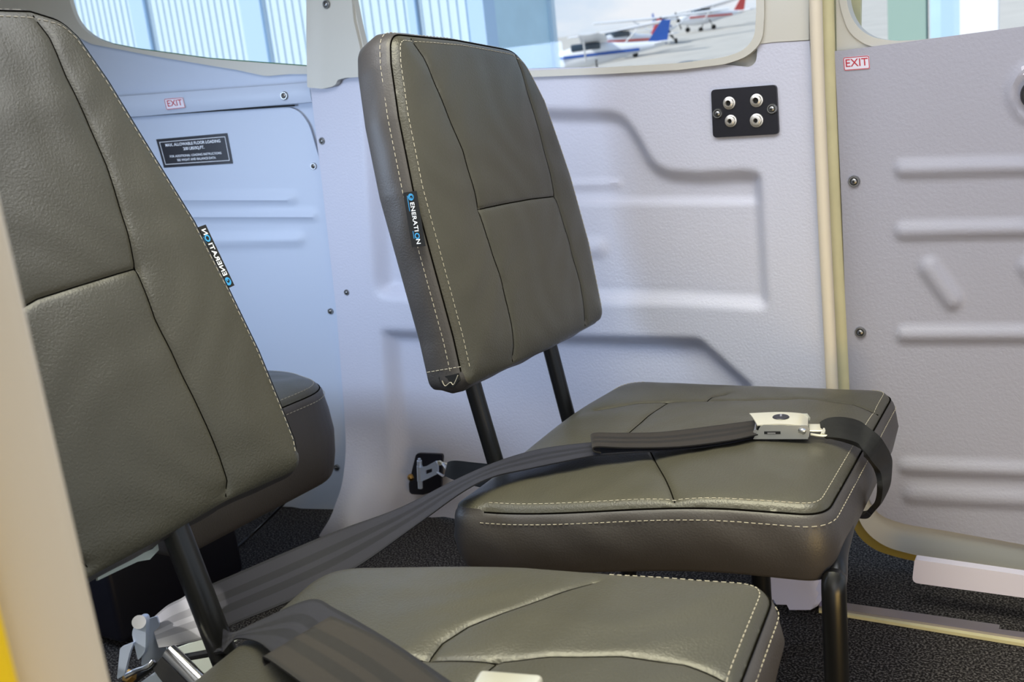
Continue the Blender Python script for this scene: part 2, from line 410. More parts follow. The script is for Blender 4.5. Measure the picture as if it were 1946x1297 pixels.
panel('door_edge', round_poly([(1560, 500), (1700, 500), (2440, 900), (2440, 1190), (1946, 1098), (1800, 1074), (1725, 1066, 40), (1660, 1046, 30), (1626, 1016, 40), (1604, 950, 30)]), Y(1.59), M_EDGE, 40, parent=door)
# door handle escutcheon
hc = onY(1973, 178, 1.545)
hb = MB(); hb.lathe(hc, (0, -1, 0), [(0, .012), (.018, .012), (.021, .008), (.022, 0)], 32); hb.build('door_handle', M_BLACK, door)
mb = MB()
def frame_ring(name, outer, hole, place, parent, thick=.01, back=(0, 1, 0), sp=14): return panel(name, outer, place, M_BEIGE, sp, holes=[hole], parent=parent, thick=thick, back=back, lip=0)
def pane(parent, poly, place): return panel('pane', poly, place, M_GLASS, 1000, parent=parent, thick=.0005, sp_edge=60)
def seal(parent, pts, place, r=.0022):
    q = MB(); q.tube([place(*p) for p in pts], r, 8); return q.build('seal', M_SEAL, parent)
w1 = empty('window_1', L(0)(350, 100), kind='structure')
frame_ring('window_frame', round_poly([(-340, -330), (612, -330), (612, 141), (548, 141, 8), (505, 145, 8), (450, 133), (300, 108), (175, 84), (130, 62, 20), (0, 40), (-340, 30)]), gl1, L(.004), w1, .012, PLB)
pane(w1, [(100, -240), (618, -240), (618, 140), (400, 130), (200, 100), (110, 40)], L(.03))
seal(w1, gl1[:-2], L(.012))
w2 = empty('window_2', onY(1050, 100, 1.5), kind='structure')
frame_ring('window_frame', round_poly([(655, -330), (1452, -330), (1452, 30), (1449, 78, 20), (1422, 107, 20), (1380, 122, 15), (1290, 133), (1150, 141), (1000, 147), (740, 152), (672, 100, 30), (660, 20)]), gl2, Y(1.492), w2, .014)
pane(w2, [(655, -240), (1450, -240), (1450, 130), (655, 150)], Y(1.53))
seal(w2, gl2[:5], Y(1.508))
w3 = empty('window_3', onY(1780, 30, 1.56), kind='structure')
frame_ring('window_frame', round_poly([(1590, -330), (2420, -330), (2420, 8), (1946, 63), (1745, 90), (1690, 94, 14), (1645, 86, 14), (1612, 62, 20), (1595, 10, 20)]), gl3, Y(1.552), w3, .010)
pane(w3, [(1590, -240), (2400, -240), (2400, 30), (1946, 75), (1600, 100)], Y(1.585))
# post cover between windows
panel('trim_3', round_poly([(584, -330), (584, 60), (586, 166, 4), (612, 169), (630, 165, 6), (638, 161, 5), (641, 152, 4), (656, 148), (692, 146), (684, 90), (672, 40), (668, 0), (664, -330)]), Y(1.486), M_BEIGE, 14, thick=.012,
      emboss=lambda V: .004*np.exp(-((V[:, 0]-590)/10)**2))
# door jamb: rounded cream bead, grooved frame strip
def strip(name, pts, r, mat_, y):
    q = MB(); q.tube(catmull([onY(*p, y) for p in pts], 6), r, 16); o = q.build(name, mat_); o['kind'] = 'structure'; return o
strip('trim_4', [(1549, -330), (1550, 0), (1563, 350), (1577, 640), (1582, 745), (1600, 1060)], .0092, M_BEAD, 1.488)
strip('trim_5', [(1566, -330), (1569, 0), (1581, 350), (1596, 640), (1601, 745), (1609, 940)], .012, M_YEL, 1.55)
panel('wall_jamb', [(1540, -330), (1640, -330), (1622, 990), (1560, 1040)], Y(1.63), M_YEL, 60, thick=.01)
# sill of the door opening and its rail
panel('trim_6', round_poly([(1738, 1064, 4), (1946, 1094), (2440, 1176), (2440, 1225), (1946, 1137), (1733, 1108, 12)]), Y(1.46), M_SILL, 20, thick=.016)
def slab(name, pts, z0, z1, mat_, parent=None):
    q = MB(); n = len(pts); P = [onZ(x, y, z1) for x, y in pts]
    q.add(P, [tuple(range(n))], 0, False); q.add(P+[p-np.array((0, 0, z1-z0)) for p in P], [(i, (i+1) % n, n+(i+1) % n, n+i) for i in range(n)], 0, False)
    return q.build(name, mat_, parent)
slab('trim_7', [(1556, 1139), (1900, 1188), (1898, 1196), (1946, 1202), (2440, 1270), (2440, 1290), (1946, 1213), (1556, 1152)], .001, .010, M_RAIL)['kind'] = 'structure'
slab('trim_8', [(1556, 1152), (1946, 1213), (2440, 1290), (2440, 1305), (1946, 1224), (1556, 1160)], .001, .006, M_YEL)['kind'] = 'structure'

# ceiling, near wall (with the small window the sun comes through) and wing: real parts of the plane, out of frame
mb = MB(); mb.box((-.7, .85, 1.38), (4.6, 1.6, .02)); mb.build('ceiling', M_BEIGE)['kind'] = 'structure'
mb = MB(); mb.box((-.05, -1.9, 1.42), (2.3, 4.0, .1), bevel=.03); mb.build('trim_wing', M_PLANEW)['kind'] = 'structure'
mb = MB()
hx0, hx1, hz0, hz1 = -1.24, -1.00, .62, .80
for bx in ((-3, hx0, 0, 1.37), (hx1, -.40, 0, 1.37), (hx0, hx1, 0, hz0), (hx0, hx1, hz1, 1.37)):
    mb.box(((bx[0]+bx[1])/2, .22, (bx[2]+bx[3])/2), (bx[1]-bx[0], .03, bx[3]-bx[2]))
mb.build('wall_near', M_BEIGE)['kind'] = 'structure'
mb = MB(); mb.box((-.408, .205, .69), (.084, .05, 1.36), bevel=.012); mb.build('door_2_jamb', M_BEAD)
bpy.data.objects['door_2_jamb'].name = 'trim_9'; bpy.data.objects['trim_9']['kind'] = 'structure'
mb = MB(); mb.box((-.476, .165, .40), (.266, .025, .8), bevel=.006); o = mb.build('trim_10', M_YELLOW); o['kind'] = 'structure'

# ------------------------------------------------------------------ cushions
def cushion(name, outline, P, T, crown, seams, parent, bulge=.008, step=.007, side_seg=None, mats=None, dips=(), edge=None, stitch=True, piping=True, inset=-.01):
    """outline in (u, v) metres, P(u, v, w) -> place; w is the way the padded face looks"""
    out = np.array(resample(outline, .005)); n = len(out)
    area = .5*np.sum(out[:, 0]*np.roll(out[:, 1], -1)-np.roll(out[:, 0], -1)*out[:, 1])
    if area < 0: out = out[::-1].copy()
    tg = np.roll(out, -1, 0)-np.roll(out, 1, 0); tg /= np.linalg.norm(tg, axis=1)[:, None]
    nrm = np.stack([tg[:, 1], -tg[:, 0]], 1)
    for _ in range(3): nrm = nrm+np.roll(nrm, 1, 0)+np.roll(nrm, -1, 0); nrm /= np.linalg.norm(nrm, axis=1)[:, None]
    extra = []
    for d in (.0025, .006, .011): extra += list((out-nrm*d)[::1 if d < .01 else 1])
    sp = [np.array(resample(s, .004, False)) for s in seams]
    E = np.array(extra); E = E[dist(E, out) > .0019]
    allS = []
    for s in sp:
        t = np.gradient(s, axis=0); t /= np.linalg.norm(t, axis=1)[:, None]+1e-9; nn = np.stack([t[:, 1], -t[:, 0]], 1)
        for o_ in (0, .0013, -.0013, .003, -.003, .006, -.006, .011, -.011): allS.append(s+nn*o_)
    if allS:
        Sx = np.concatenate(allS); Sx = Sx[inside(Sx, out) & (dist(Sx, out) > .012)]
        keep = []
        for p in Sx:
            if not keep or min((p[0]-q[0])**2+(p[1]-q[1])**2 for q in keep[-400:]) > .0011**2: keep.append(p)
        Sx = np.array(keep) if keep else np.zeros((0, 2))
    else: Sx = np.zeros((0, 2))
    x0, y0 = out.min(0); x1, y1 = out.max(0)
    G = np.array([(x+(step/2 if j % 2 else 0), y) for j, y in enumerate(np.arange(y0, y1, step)) for x in np.arange(x0, x1, step)])
    k = inside(G, out) & (dist(G, out) > .014)
    for s in sp: k &= dist(G, s, False) > .012
    G = G[k]
    def h(V):
        d = dist(V, out)
        ew = edge(V) if edge else 1.0
        H = crown*(1-np.exp(-d/.05)) + .004*(1-np.exp(-d/.006)) - (.004 if piping else 0)*np.exp(-(d/.0028)**2)*ew
        for s in sp:
            ds = dist(V, s, False); fade = sstep(d/.01)
            H -= fade*(.0018*np.exp(-(ds/.0026)**2)+.0032*np.exp(-ds/.018))
        for (u, v, r, a) in dips: H += a*np.exp(-((V[:, 0]-u)**2+(V[:, 1]-v)**2)/r**2)
        H += .0008*np.sin(V[:, 0]*61+3*np.sin(V[:, 1]*23))*np.sin(V[:, 1]*47+2*np.sin(V[:, 0]*31))*sstep(d/.03)
        return H
    V, F, loops = cdt(out, np.concatenate([E, Sx, G]) if len(Sx) else np.concatenate([E, G]))
    H = h(V); Wp = [P(u, v, hh) for (u, v), hh in zip(V, H)]
    a, b, c = [np.array(Wp[i]) for i in F[0]]
    up = np.array(P(V[F[0][0]][0], V[F[0][0]][1], .1))-np.array(P(V[F[0][0]][0], V[F[0][0]][1], 0))
    if np.cross(b-a, c-a)@up < 0: F = [f[::-1] for f in F]
    q = MB(); q.add(Wp, F, 0)
    for s in sp:     # black tube in each seam, put in for the groove's shade
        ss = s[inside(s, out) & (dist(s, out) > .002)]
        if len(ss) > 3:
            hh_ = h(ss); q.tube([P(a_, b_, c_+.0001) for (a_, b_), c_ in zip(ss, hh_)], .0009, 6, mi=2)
    if piping:  # black tube run along the edge groove imitates its shade
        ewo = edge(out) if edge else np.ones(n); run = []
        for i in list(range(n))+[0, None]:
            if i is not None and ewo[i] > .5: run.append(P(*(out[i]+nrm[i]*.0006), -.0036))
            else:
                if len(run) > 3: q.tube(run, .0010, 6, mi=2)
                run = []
    eo = edge(out) if edge else np.ones(n)
    rings = [(0, -(.004 if piping else 0)), (.0018, -.005), (.0045, -.009), (.0062, -.014), (.35*bulge+.005, -.26*T), (bulge+.003, -.5*T), (.75*bulge, -.75*T), (.3*bulge, -.92*T), (-.001, -.98*T), (inset, -T)]
    rv = []
    for o_, w_ in rings:
        for i in range(n):
            p = out[i]+nrm[i]*o_
            wr = 0
            if w_ == -.004: w_e = -.004*eo[i]; rv.append(P(p[0], p[1], w_e)); continue
            if -.9*T < w_ < -.01: wr = .0012*math.sin(i*.31+w_*90)*math.sin(i*.083+1)
            rv.append(P(p[0], p[1], w_)+0*wr if wr == 0 else P(*(p+nrm[i]*wr), w_))
    q.add(rv, [(r*n+i, r*n+(i+1) % n, (r+1)*n+(i+1) % n, (r+1)*n+i) for r in range(len(rings)-1) for i in range(n)], 1)
    bi = [out[i]+nrm[i]*inset for i in range(n)]
    V2, F2, _ = cdt(bi, []); q.add([P(u, v, -T) for u, v in V2], F2, 1, False)
    o = q.build(name, mats or [M_LEATHER, M_LEATHER_SIDE, M_SEAM_SHADE], parent, auto=70)
    if stitch:
        st = MB()
        def dashes(off, side):
            acc = 0; L_ = np.linalg.norm(np.roll(out, -1, 0)-out, axis=1)
            pts = out+nrm*off
            s = np.concatenate([[0], np.cumsum(L_)]); tot = s[-1]; k = 0
            def at(t):
                t %= tot; i = min(int(np.searchsorted(s, t))-1, n-1); i = max(i, 0); f_ = (t-s[i])/L_[i]
                return (pts[i]*(1-f_)+pts[(i+1) % n]*f_), (nrm[i]*(1-f_)+nrm[(i+1) % n]*f_)
            while k*.0078 < tot:
                a_, _n = at(k*.0078); b_, _ = at(k*.0078+.0048); c_, _ = at(k*.0078+.0024); k += 1
                if edge and edge(np.array([c_]))[0] < .5: continue
                if side:
                    ww = -.0155; pa = P(*(a_+_n*.0012), ww); pb = P(*(b_+_n*.0012), ww)
                else:
                    ha, hb_ = h(np.array([a_, b_])); pa = P(*a_, ha+.0004); pb = P(*b_, hb_+.0004)
                st.tube([pa, pb], .0005, 5)
        dashes(-.0085, False); dashes(.0062, True)
        st.build('stitching', M_STITCH, o)['kind'] = 'stuff'
    return o, h

# frames of the two like seats
def seat_plane(z, warp=None):
    return lambda u, v, w_: np.array((u, v, z+w_-(warp(u, v) if warp else 0)))

def text_verts(txt, size, mat_i, mbx, place, align='CENTER', off=(0, 0), bold=0, spacing=1.0):
    """font outline laid on place(x, y) -> 3D"""
    c = bpy.data.curves.new('t', 'FONT'); c.body = txt; c.size = size; c.align_x = align; c.align_y = 'CENTER'; c.offset = bold; c.space_character = spacing; c.resolution_u = 3
    o = bpy.data.objects.new('t', c); COL.objects.link(o)
    dg = bpy.context.evaluated_depsgraph_get(); me = bpy.data.meshes.new_from_object(o.evaluated_get(dg))
    mbx.add([place(v.co.x+off[0], v.co.y+off[1]) for v in me.vertices], [tuple(p.vertices) for p in me.polygons], mat_i, False)
    bpy.data.objects.remove(o); bpy.data.curves.remove(c); bpy.data.meshes.remove(me)

def tag_mesh(parent, O, dl, dw, nn, length=.075, width=.02, flip=False):
    """black woven tag: O top corner, dl along its length (reading direction), dw across, nn normal"""
    O, dl, dw, nn = [np.array(x, float) for x in (O, dl, dw, nn)]
    q = MB(); T = .0012
    c = [O, O+dl*length, O+dl*length+dw*width, O+dw*width]
    q.add(c+[p+nn*T for p in c], [(0, 3, 2, 1), (4, 5, 6, 7), (0, 1, 5, 4), (1, 2, 6, 5), (2, 3, 7, 6), (3, 0, 4, 7)], 0, False)
    pl = lambda x, y: O+dl*(length/2+x)+dw*(width/2-y)+nn*(T+.0003)
    text_verts('GENERATI  N', .0098, 1, q, pl, bold=.00018, spacing=1.02, off=(.0008, .001))
    ring = lambda cx, r: q.add([pl(cx+rr*math.cos(a_), .001+rr*math.sin(a_)) for rr in (r, r*.62) for a_ in np.linspace(0, 2*math.pi, 21)[:-1]], [(i, (i+1) % 20, 20+(i+1) % 20, 20+i) for i in range(20)], 2, False)
    ring(.0226, .0042); ring(-.0284, .0046)
    text_verts('CUSTOM INTERIORS', .0026, 2, q, pl, off=(-.016, -.0068))
    return q.build('brand_tag', [M_TAG, M_WHITE, M_BLUE], parent, auto=0)

# ---- middle seat
def build_seat(root, out_seat, P_seat, seams_seat, out_back, P_back, seams_back, tubes, rt, es, eb):
    sc_, hs = cushion('seat_cushion', out_seat, P_seat, .086, .014, seams_seat, root, edge=es)
    bk_, hb_ = cushion('backrest', out_back, P_back, .062, .010, seams_back, root, bulge=.006, edge=eb)
    for tp in tubes:
        q = MB(); q.tube(catmull(tp, 6), rt, 24); q.build('back_post', M_BLACK, root)
    return sc_, bk_, hs, hb_

seat1 = empty('aircraft_seat', (-.46, 1.2, 0), 'grey leather cabin seat in the middle with chrome buckle lying on its cushion', 'seat')
def warp1(u, v): return .030*float(sstep((-.34-u)/.33)*sstep((1.30-v)/.36))
P1 = seat_plane(.36, warp1)
def zuv(px, py, z=.36):
    p = onZ(px, py, z); return (p[0], p[1])
so = [zuv(858, 958, .334)+(.022,), zuv(1568, 975)+(.03,), zuv(1697, 747)+(.03,), zuv(1190, 728)+(.045,)]
so = [so[0], (so[0][0]+.2, (so[0][1]+so[1][1])/2-.004), so[1], so[2], so[3]]
so = round_poly(so, 9)
def zl(pts, z=.372): return [zuv(x, y, z) for x, y in pts]
seams1 = [zl([(1136, 774), (1190, 769), (1265, 764), (1340, 762), (1420, 762), (1520, 759), (1620, 764), (1668, 774)]),
          zl([(1268, 765), (1225, 794), (1175, 830)]), zl([(1342, 762), (1352, 755), (1380, 748)]),
          zl([(1235, 850), (1262, 895), (1280, 930), (1290, 968)])]
bp0 = np.array((-.70, 0, .47)); bup = np.array((-.165, 0, 1.)); bup /= np.linalg.norm(bup); bn = np.array((bup[2], 0, -bup[0]))
def P1b(u, v, w_): return bp0+np.array((0, u, 0))+bup*v+bn*w_
def buv(px, py, p0=bp0, up=bup, n_=bn, back=0):
    p = onP(px, py, p0-n_*back, n_)-p0; return (p[1], p@up)
bo = [buv(x, y)+(r,) for x, y, r in ((746, 64, .045), (870, 76, .0), (988, 98, .035), (1034, 190, 0), (1082, 330, 0), (1118, 460, 0), (1147, 604, .02), (1060, 652, 0), (960, 700, 0), (887, 735, .015), (866, 640, 0), (828, 500, 0), (790, 360, 0), (762, 220, 0), (748, 120, 0))]
bo = round_poly(bo, 8)
seams1b = [[buv(x, y) for x, y in pl] for pl in (
    [(780, 74), (800, 110), (830, 190), (870, 290), (897, 380), (915, 450), (945, 540), (965, 620), (972, 660), (973, 700)],
    [(978, 100), (990, 150), (1015, 245), (1048, 372), (1070, 450), (1095, 540), (1110, 610), (1112, 640)],
    [(903, 400), (950, 390), (1000, 381), (1048, 375)])]
tub = [[(-.716, 1.09, .25), (-.733, 1.09, .331), (-.757, 1.09, .452), (-.775, 1.09, .56)], [(-.716, 1.312, .25), (-.731, 1.312, .318), (-.754, 1.312, .447), (-.775, 1.312, .56)]]
def ebk(ab):
    (a0, a1), (b0, b1) = ab
    return lambda V: sstep((V[:, 1]-(a1+(b1-a1)*(V[:, 0]-a0)/(b0-a0))-.016)/.008)
sc1, bk1, h1, h1b = build_seat(seat1, so, P1, seams1, bo, P1b, seams1b, tub, .0122, lambda V: sstep((V[:, 0]+.674)/.008)*(1-sstep((V[:, 1]-1.40)/.01)*(V[:, 0] < -.29)), ebk((buv(887, 735), buv(1147, 604))))
# frame under the cushion: pan, front legs, rear legs
def seat_frame(root, x0, x1, y0, y1, zt):
    q = MB(); q.box(((x0+x1)/2, (y0+y1)/2, zt-.006), (x1-x0-.06, y1-y0-.06, .01)); q.build('seat_pan', M_BLACK, root)
    for y, xf in ((y0+.012, x1-.003), (y1-.16, x1-.17)):
        q = MB(); q.tube(catmull([(xf-.012, y+.10, zt+.012), (xf-.008, y+.05, zt+.004), (xf-.002, y+.015, zt-.008), (xf, y, zt-.035), (xf, y, 0.012)], 6), .0135, 20)
        q.lathe((xf, y, 0), (0, 0, 1), [(.024, 0), (.024, .006), (.014, .012)], 20); q.build('leg', M_BLACK, root)
        q = MB(); q.tube([(x0+.06, y+.02, zt-.02), (x0+.04, y+.02, .012)], .0125, 20)
        q.lathe((x0+.04, y+.02, 0), (0, 0, 1), [(.024, 0), (.024, .006), (.014, .012)], 20); q.build('leg', M_BLACK, root)
    q = MB(); q.tube([(x0+.05, y0+.03, zt-.024), (x0+.05, y1-.01, zt-.024)], .0125, 16); q.build('crossbar', M_BLACK, root)
seat_frame(seat1, -.68, -.243, .985, 1.42, .285)
# woven tag on the near edge of the backrest, its text reads downwards
ta = np.array(onP(768, 366, bp0-bn*.022, bn)); tb = np.array(onP(786, 470, bp0-bn*.022, bn)); tw = np.array(onP(793, 362, bp0+bn*.0, bn))
ylo = min(ta[1], tb[1])
def side_pt(px, py, xo):   # point on the near side face of the backrest
    return onY(px, py, xo)
yA, yB = buv(787, 366)[0]-.0085, buv(812, 466)[0]-.0085
oa = onY(768, 366, yA); ob = onY(785, 470, yB); wa = onY(793, 362, yA)
dl = ob-oa; Lg = np.linalg.norm(dl); dl /= Lg; dw = wa-oa; dw -= dl*(dw@dl); Wd = np.linalg.norm(dw); dw /= Wd
nn = np.cross(dl, dw); nn = nn if nn[1] < 0 else -nn
# text runs down the tag with its feet towards the cushion's back
def tag_on(parent, O, dl, dw, nn, Lg, Wd):
    q = MB(); T = .0012; c = [O, O+dl*Lg, O+dl*Lg+dw*Wd, O+dw*Wd]
    q.add(c+[p+nn*T for p in c], [(0, 3, 2, 1), (4, 5, 6, 7), (0, 1, 5, 4), (1, 2, 6, 5), (2, 3, 7, 6), (3, 0, 4, 7)], 0, False)
    k = Lg/.078
    pl = lambda x, y: O+dl*(Lg/2+x*k)+dw*(Wd*.55+y*k)+nn*(T+.0004)
    text_verts('ENERATI', .0103, 1, q, pl, bold=.0002, spacing=1.06, off=(-.0035, 0)); text_verts('N', .0103, 1, q, pl, bold=.0002, off=(.0315, 0))
    def ring(cx, r, mi=2):
        q.add([pl(cx+rr*math.cos(a_), rr*math.sin(a_)) for rr in (r, r*.6) for a_ in np.linspace(0, 2*math.pi, 21)[:-1]], [(i, (i+1) % 20, 20+(i+1) % 20, 20+i) for i in range(20)], mi, False)
    ring(.0235, .0044); text_verts('G', .0108, 2, q, pl, bold=.0003, off=(-.0315, 0)); ring(-.0315, .0050)
    for a_, b_ in ((-.034, -.012), (.016, .027)):
        q.add([pl(a_, -.0066), pl(b_, -.0066), pl(b_, -.0056), pl(a_, -.0056)], [(0, 1, 2, 3)], 2, False)
    return q.build('brand_tag', [M_TAG, M_WHITE, M_BLUE], parent, auto=0)
tag_on(bk1, oa+np.array((0, -.0012, 0)), dl, dw, nn, Lg, Wd)

# ---- near seat (its cushion in front, its backrest at the left)
seat2 = empty('aircraft_seat', (-.46, .57, 0), 'grey leather cabin seat nearest the viewer, its tall backrest at the left edge', 'seat')
def warp2(u, v): return .012*float(sstep((-.5-u)/.25))
P2 = seat_plane(.36, warp2)
o2 = [zuv(622, 1075, .352)+(.05,), zuv(1000, 1082)+(0,), zuv(1474, 1116)+(.035,)]
f2 = o2[2]; g2 = zuv(1404, 1297)
dx = (g2[0]-f2[0])/(f2[1]-g2[1])
o2 += [(f2[0]+dx*.42, f2[1]-.42, .035), (-.68, f2[1]-.43, .03)]
r2 = zuv(470, 1214, .35)
o2 += [(r2[0], r2[1])]
o2 = round_poly(o2, 9)
zl2 = lambda pts: [zuv(x, y, .373) for x, y in pts]
seams2 = [zl2([(1128, 1097), (1050, 1128), (960, 1164), (890, 1192), (840, 1222), (815, 1250)]),
          zl2([(560, 1240), (700, 1248), (800, 1252), (930, 1258), (1050, 1250), (1180, 1246), (1300, 1254), (1396, 1278), (1412, 1284)]),
          zl2([(945, 1258), (925, 1278), (880, 1330), (860, 1380)])]
lp0 = np.array((-.80, 0, .48)); lup = np.array((-.27, 0, 1.)); lup /= np.linalg.norm(lup); ln = np.array((lup[2], 0, -lup[0]))
def P2b(u, v, w_): return lp0+np.array((0, u, 0))+lup*v+ln*w_
lb = lambda px, py: buv(px, py, lp0, lup, ln)
far = [(60, 20), (118, 38), (150, 68), (208, 152), (292, 290), (372, 420), (436, 545), (494, 665), (536, 768), (562, 835)]
fe = [lb(*p) for p in far]; yc = .575
bot = [lb(572, 890), lb(430, 952), lb(300, 1028), lb(180, 1092)]
near = [(2*yc-u, v) for u, v in fe][::-1]
lo = round_poly([fe[0]+(.0,), fe[1]+(.03,)]+[p+(0,) for p in fe[2:]]+[bot[0]+(.025,)]+[p+(0,) for p in bot[1:]]+[(2*yc-bot[0][0], bot[3][1]-.004, .025)]+[p+(0,) for p in near[:-2]]+[near[-2]+(.03,), near[-1]+(0,)], 8)
S1 = [lb(*p) for p in [(62, 30), (90, 75), (120, 150), (158, 230), (195, 320), (232, 440), (250, 510), (285, 610), (340, 722), (385, 815), (412, 872), (428, 915), (428, 945)]]
S1m = [(2*yc-u, v) for u, v in S1]
S2 = [lb(250, 514), lb(150, 545), lb(62, 573)]; S2 = S2+[(2*yc-S1[6][0], S2[-1][1]-.01)]
tub2 = [[(-.716, .52, .25), (-.70, .52, .36), (-.757, .52, .50), (-.84, .52, .60)], [(-.716, .36, .25), (-.73, .36, .36), (-.757, .36, .50), (-.84, .36, .60)]]
ta_ = onY(335, 1010, .60); tb_ = onY(423, 1240, .60); dt = (tb_-ta_)
tub2 = [[ta_+dt*t for t in (-.6, -.1, .5, 1.0, 1.6)], [np.array((p[0], .76, p[2])) for p in [ta_+dt*t for t in (-.6, -.1, .5, 1.0, 1.6)]]]
tub2[1] = [p-np.array((0, .36, 0)) for p in tub2[1]]
sc2, bk2, h2, h2b = build_seat(seat2, o2, P2, seams2, lo, P2b, [S1, S1m, S2], tub2, .0142, lambda V: sstep((V[:, 0]+.42)/.02), ebk((lb(180, 1092), lb(572, 890))))
seat_frame(seat2, -.68, -.243, .38, .80, .28)
q0 = onY(386, 420, fe[5][0]+.004)
# tag at the far edge of this backrest, standing out sideways
t0 = lp0+np.array((0, lb(384, 428)[0], 0))+lup*lb(384, 428)[1]-ln*.012
t1 = lp0+np.array((0, lb(440, 546)[0], 0))+lup*lb(440, 546)[1]-ln*.012
dl2 = t0-t1; Lg2 = np.linalg.norm(dl2); dl2 /= Lg2
dw2 = np.array((0, .95, 0))+ln*(-.1); dw2 -= dl2*(dw2@dl2); dw2 /= np.linalg.norm(dw2)
nn2 = np.cross(dl2, dw2); nn2 = nn2 if nn2@(EYE-t0) > 0 else -nn2
tag_on(bk2, t1, dl2, dw2, nn2, Lg2, .0165)
# pale lining peeping out under the backrest
q = MB(); pts = [(186, 1094), (240, 1066), (290, 1044), (300, 1034), (302, 1046), (285, 1064), (262, 1068), (215, 1090), (186, 1104)]
Pq = [onP(x, y, lp0-ln*.03, ln) for x, y in pts]
q.add(Pq+[p-ln*.003 for p in Pq], [tuple(range(9)), tuple(range(17, 8, -1))]+[(i, (i+1) % 9, 9+(i+1) % 9, 9+i) for i in range(9)], 0, False)
q.build('lining', M_LINING, seat2)
# stitched hem and open dark pocket at the near lower corner of the middle backrest
yh = buv(880, 700)[0]-.0085
def hemp(x, y, e=0): return onY(x, y, yh-e)
q = MB(); pts = [(833, 718), (868, 711), (872, 724), (862, 736), (848, 738), (838, 732)]
Pq = [hemp(*p) for p in pts]; nq = len(pts)
q.add(Pq+[p+np.array((0, .02, 0)) for p in Pq], [tuple(range(nq))]+[(i, (i+1) % nq, nq+(i+1) % nq, nq+i) for i in range(nq)], 0, False)
q.build('open_hem', M_DARK, bk1)['label'] = 'dark open end of the cover'
q = MB(); pr_ = catmull([hemp(x, y, .002) for x, y in ((840, 724), (846, 734), (856, 727), (861, 732), (866, 724), (870, 714))], 4); q.tube(pr_, .0006, 5)
for k in range(8):
    a_, b_ = k/8, k/8+.08; q.tube([hemp(812+66*a_, 708-11*a_, .001), hemp(812+66*b_, 708-11*b_, .001)], .0005, 5)
q.build('thread_end', M_STITCH, bk1)

# ---- rear bench cushion, mostly hidden
bench = empty('rear_bench', (-1.4, .9, 0), 'dark grey leather bench cushion low behind the left backrest, against the rear panel', 'bench')
Pb = seat_plane(.385)
bout = round_poly([(-1.62, .87, .03), (-1.17, .87, .03), (-1.155, 1.225, .06), (-1.30, 1.285, .05), (-1.62, 1.24, .03)], 8)
cushion('bench_cushion', bout, Pb, .165, .02, [], bench, bulge=.012, inset=-.004)
q = MB(); q.box((-1.50, 1.03, .12), (.22, .28, .2), bevel=.01); q.build('bench_base', M_BLACKM, bench)

# ------------------------------------------------------------------ belts
def ribbon(name, secs, mat_, parent=None, thick=.0016, k=8, stripes=True, toward=True):
    """secs: pairs of 3D points, one at each edge of the webbing"""
    A_ = catmull([s[0] for s in secs], k); B_ = catmull([s[1] for s in secs], k); n = len(A_); q = MB(); m_ = 6
    Ls = np.concatenate([[0], np.cumsum([np.linalg.norm(A_[i+1]-A_[i]) for i in range(n-1)])])
    top = []; botm = []
    for i in range(n):
        t = A_[min(i+1, n-1)]-A_[max(i-1, 0)]; wv_ = B_[i]-A_[i]; nn_ = np.cross(t, wv_); nn_ /= np.linalg.norm(nn_)+1e-12
        if nn_@(EYE-A_[i]) < 0 and toward: nn_ = -nn_
        for j in range(m_+1):
            p = A_[i]+wv_*j/m_; top.append(p+nn_*thick/2); botm.append(p-nn_*thick/2)
    N = len(top); w1_ = m_+1; fs = []
    for i in range(n-1):
        for j in range(m_):
            a = i*w1_+j; fs.append((a, a+1, a+w1_+1, a+w1_)); fs.append((N+a, N+a+w1_, N+a+w1_+1, N+a+1))
        a = i*w1_; fs.append((a, a+w1_, N+a+w1_, N+a)); a = i*w1_+m_; fs.append((a, N+a, N+a+w1_, a+w1_))
    for i in (0, n-1):
        for j in range(m_): a = i*w1_+j; fs.append((a, N+a, N+a+1, a+1))
    q.add(top+botm, fs, 0, True)
    for s in range(2):
        for i in range(n):
            for j in range(w1_): q.uv[s*N+i*w1_+j] = (Ls[i]/.05, j/m_)
    return q.build(name, mat_, parent, auto=50)
def topz(px, py, z=.3765): return onZ(px, py, z)

belt = empty('seat_belt', onZ(1480, 835, .38), 'lap belt across the middle seat cushion, ending in a silver lift-latch buckle', 'seat belt')
secs = [(onD(372, 1122, 1.06), onD(398, 1212, 1.03)), (onD(406, 1109, 1.04), onD(438, 1190, 1.02)), (onD(532, 1055, 1.09), onD(568, 1136, 1.06)), (onD(640, 1010, 1.15), onD(676, 1080, 1.115)),
        (onD(760, 966, 1.215), onD(790, 1000, 1.18)), (onD(859, 916, 1.275), onD(879, 936, 1.235)), (onD(930, 884, 1.305), onD(938, 907, 1.262)),
        (topz(985, 865, .364), topz(1000, 893, .364)), (topz(1040, 852, .370), topz(1062, 880, .370)), (topz(1123, 842, .376), topz(1139, 866, .376)), (topz(1240, 834, .378), topz(1250, 858, .378)), (topz(1340, 824, .379), topz(1350, 849, .379)), (topz(1440, 805, .379), topz(1448, 830, .379))]
ribbon('webbing', secs, M_WEB, belt)
tail = [(topz(1132, 838, .379), topz(1142, 862, .379)), (topz(1124, 832, .383), topz(1128, 858, .383)), (topz(1130, 824, .388), topz(1134, 850, .388)), (topz(1180, 824, .385), topz(1192, 852, .384)), (topz(1260, 822, .384), topz(1290, 850, .383)), (topz(1375, 808, .385), topz(1388, 838, .385)), (topz(1436, 800, .386), topz(1443, 826, .386))]
ribbon('tail_webbing', tail, M_WEBB, belt)
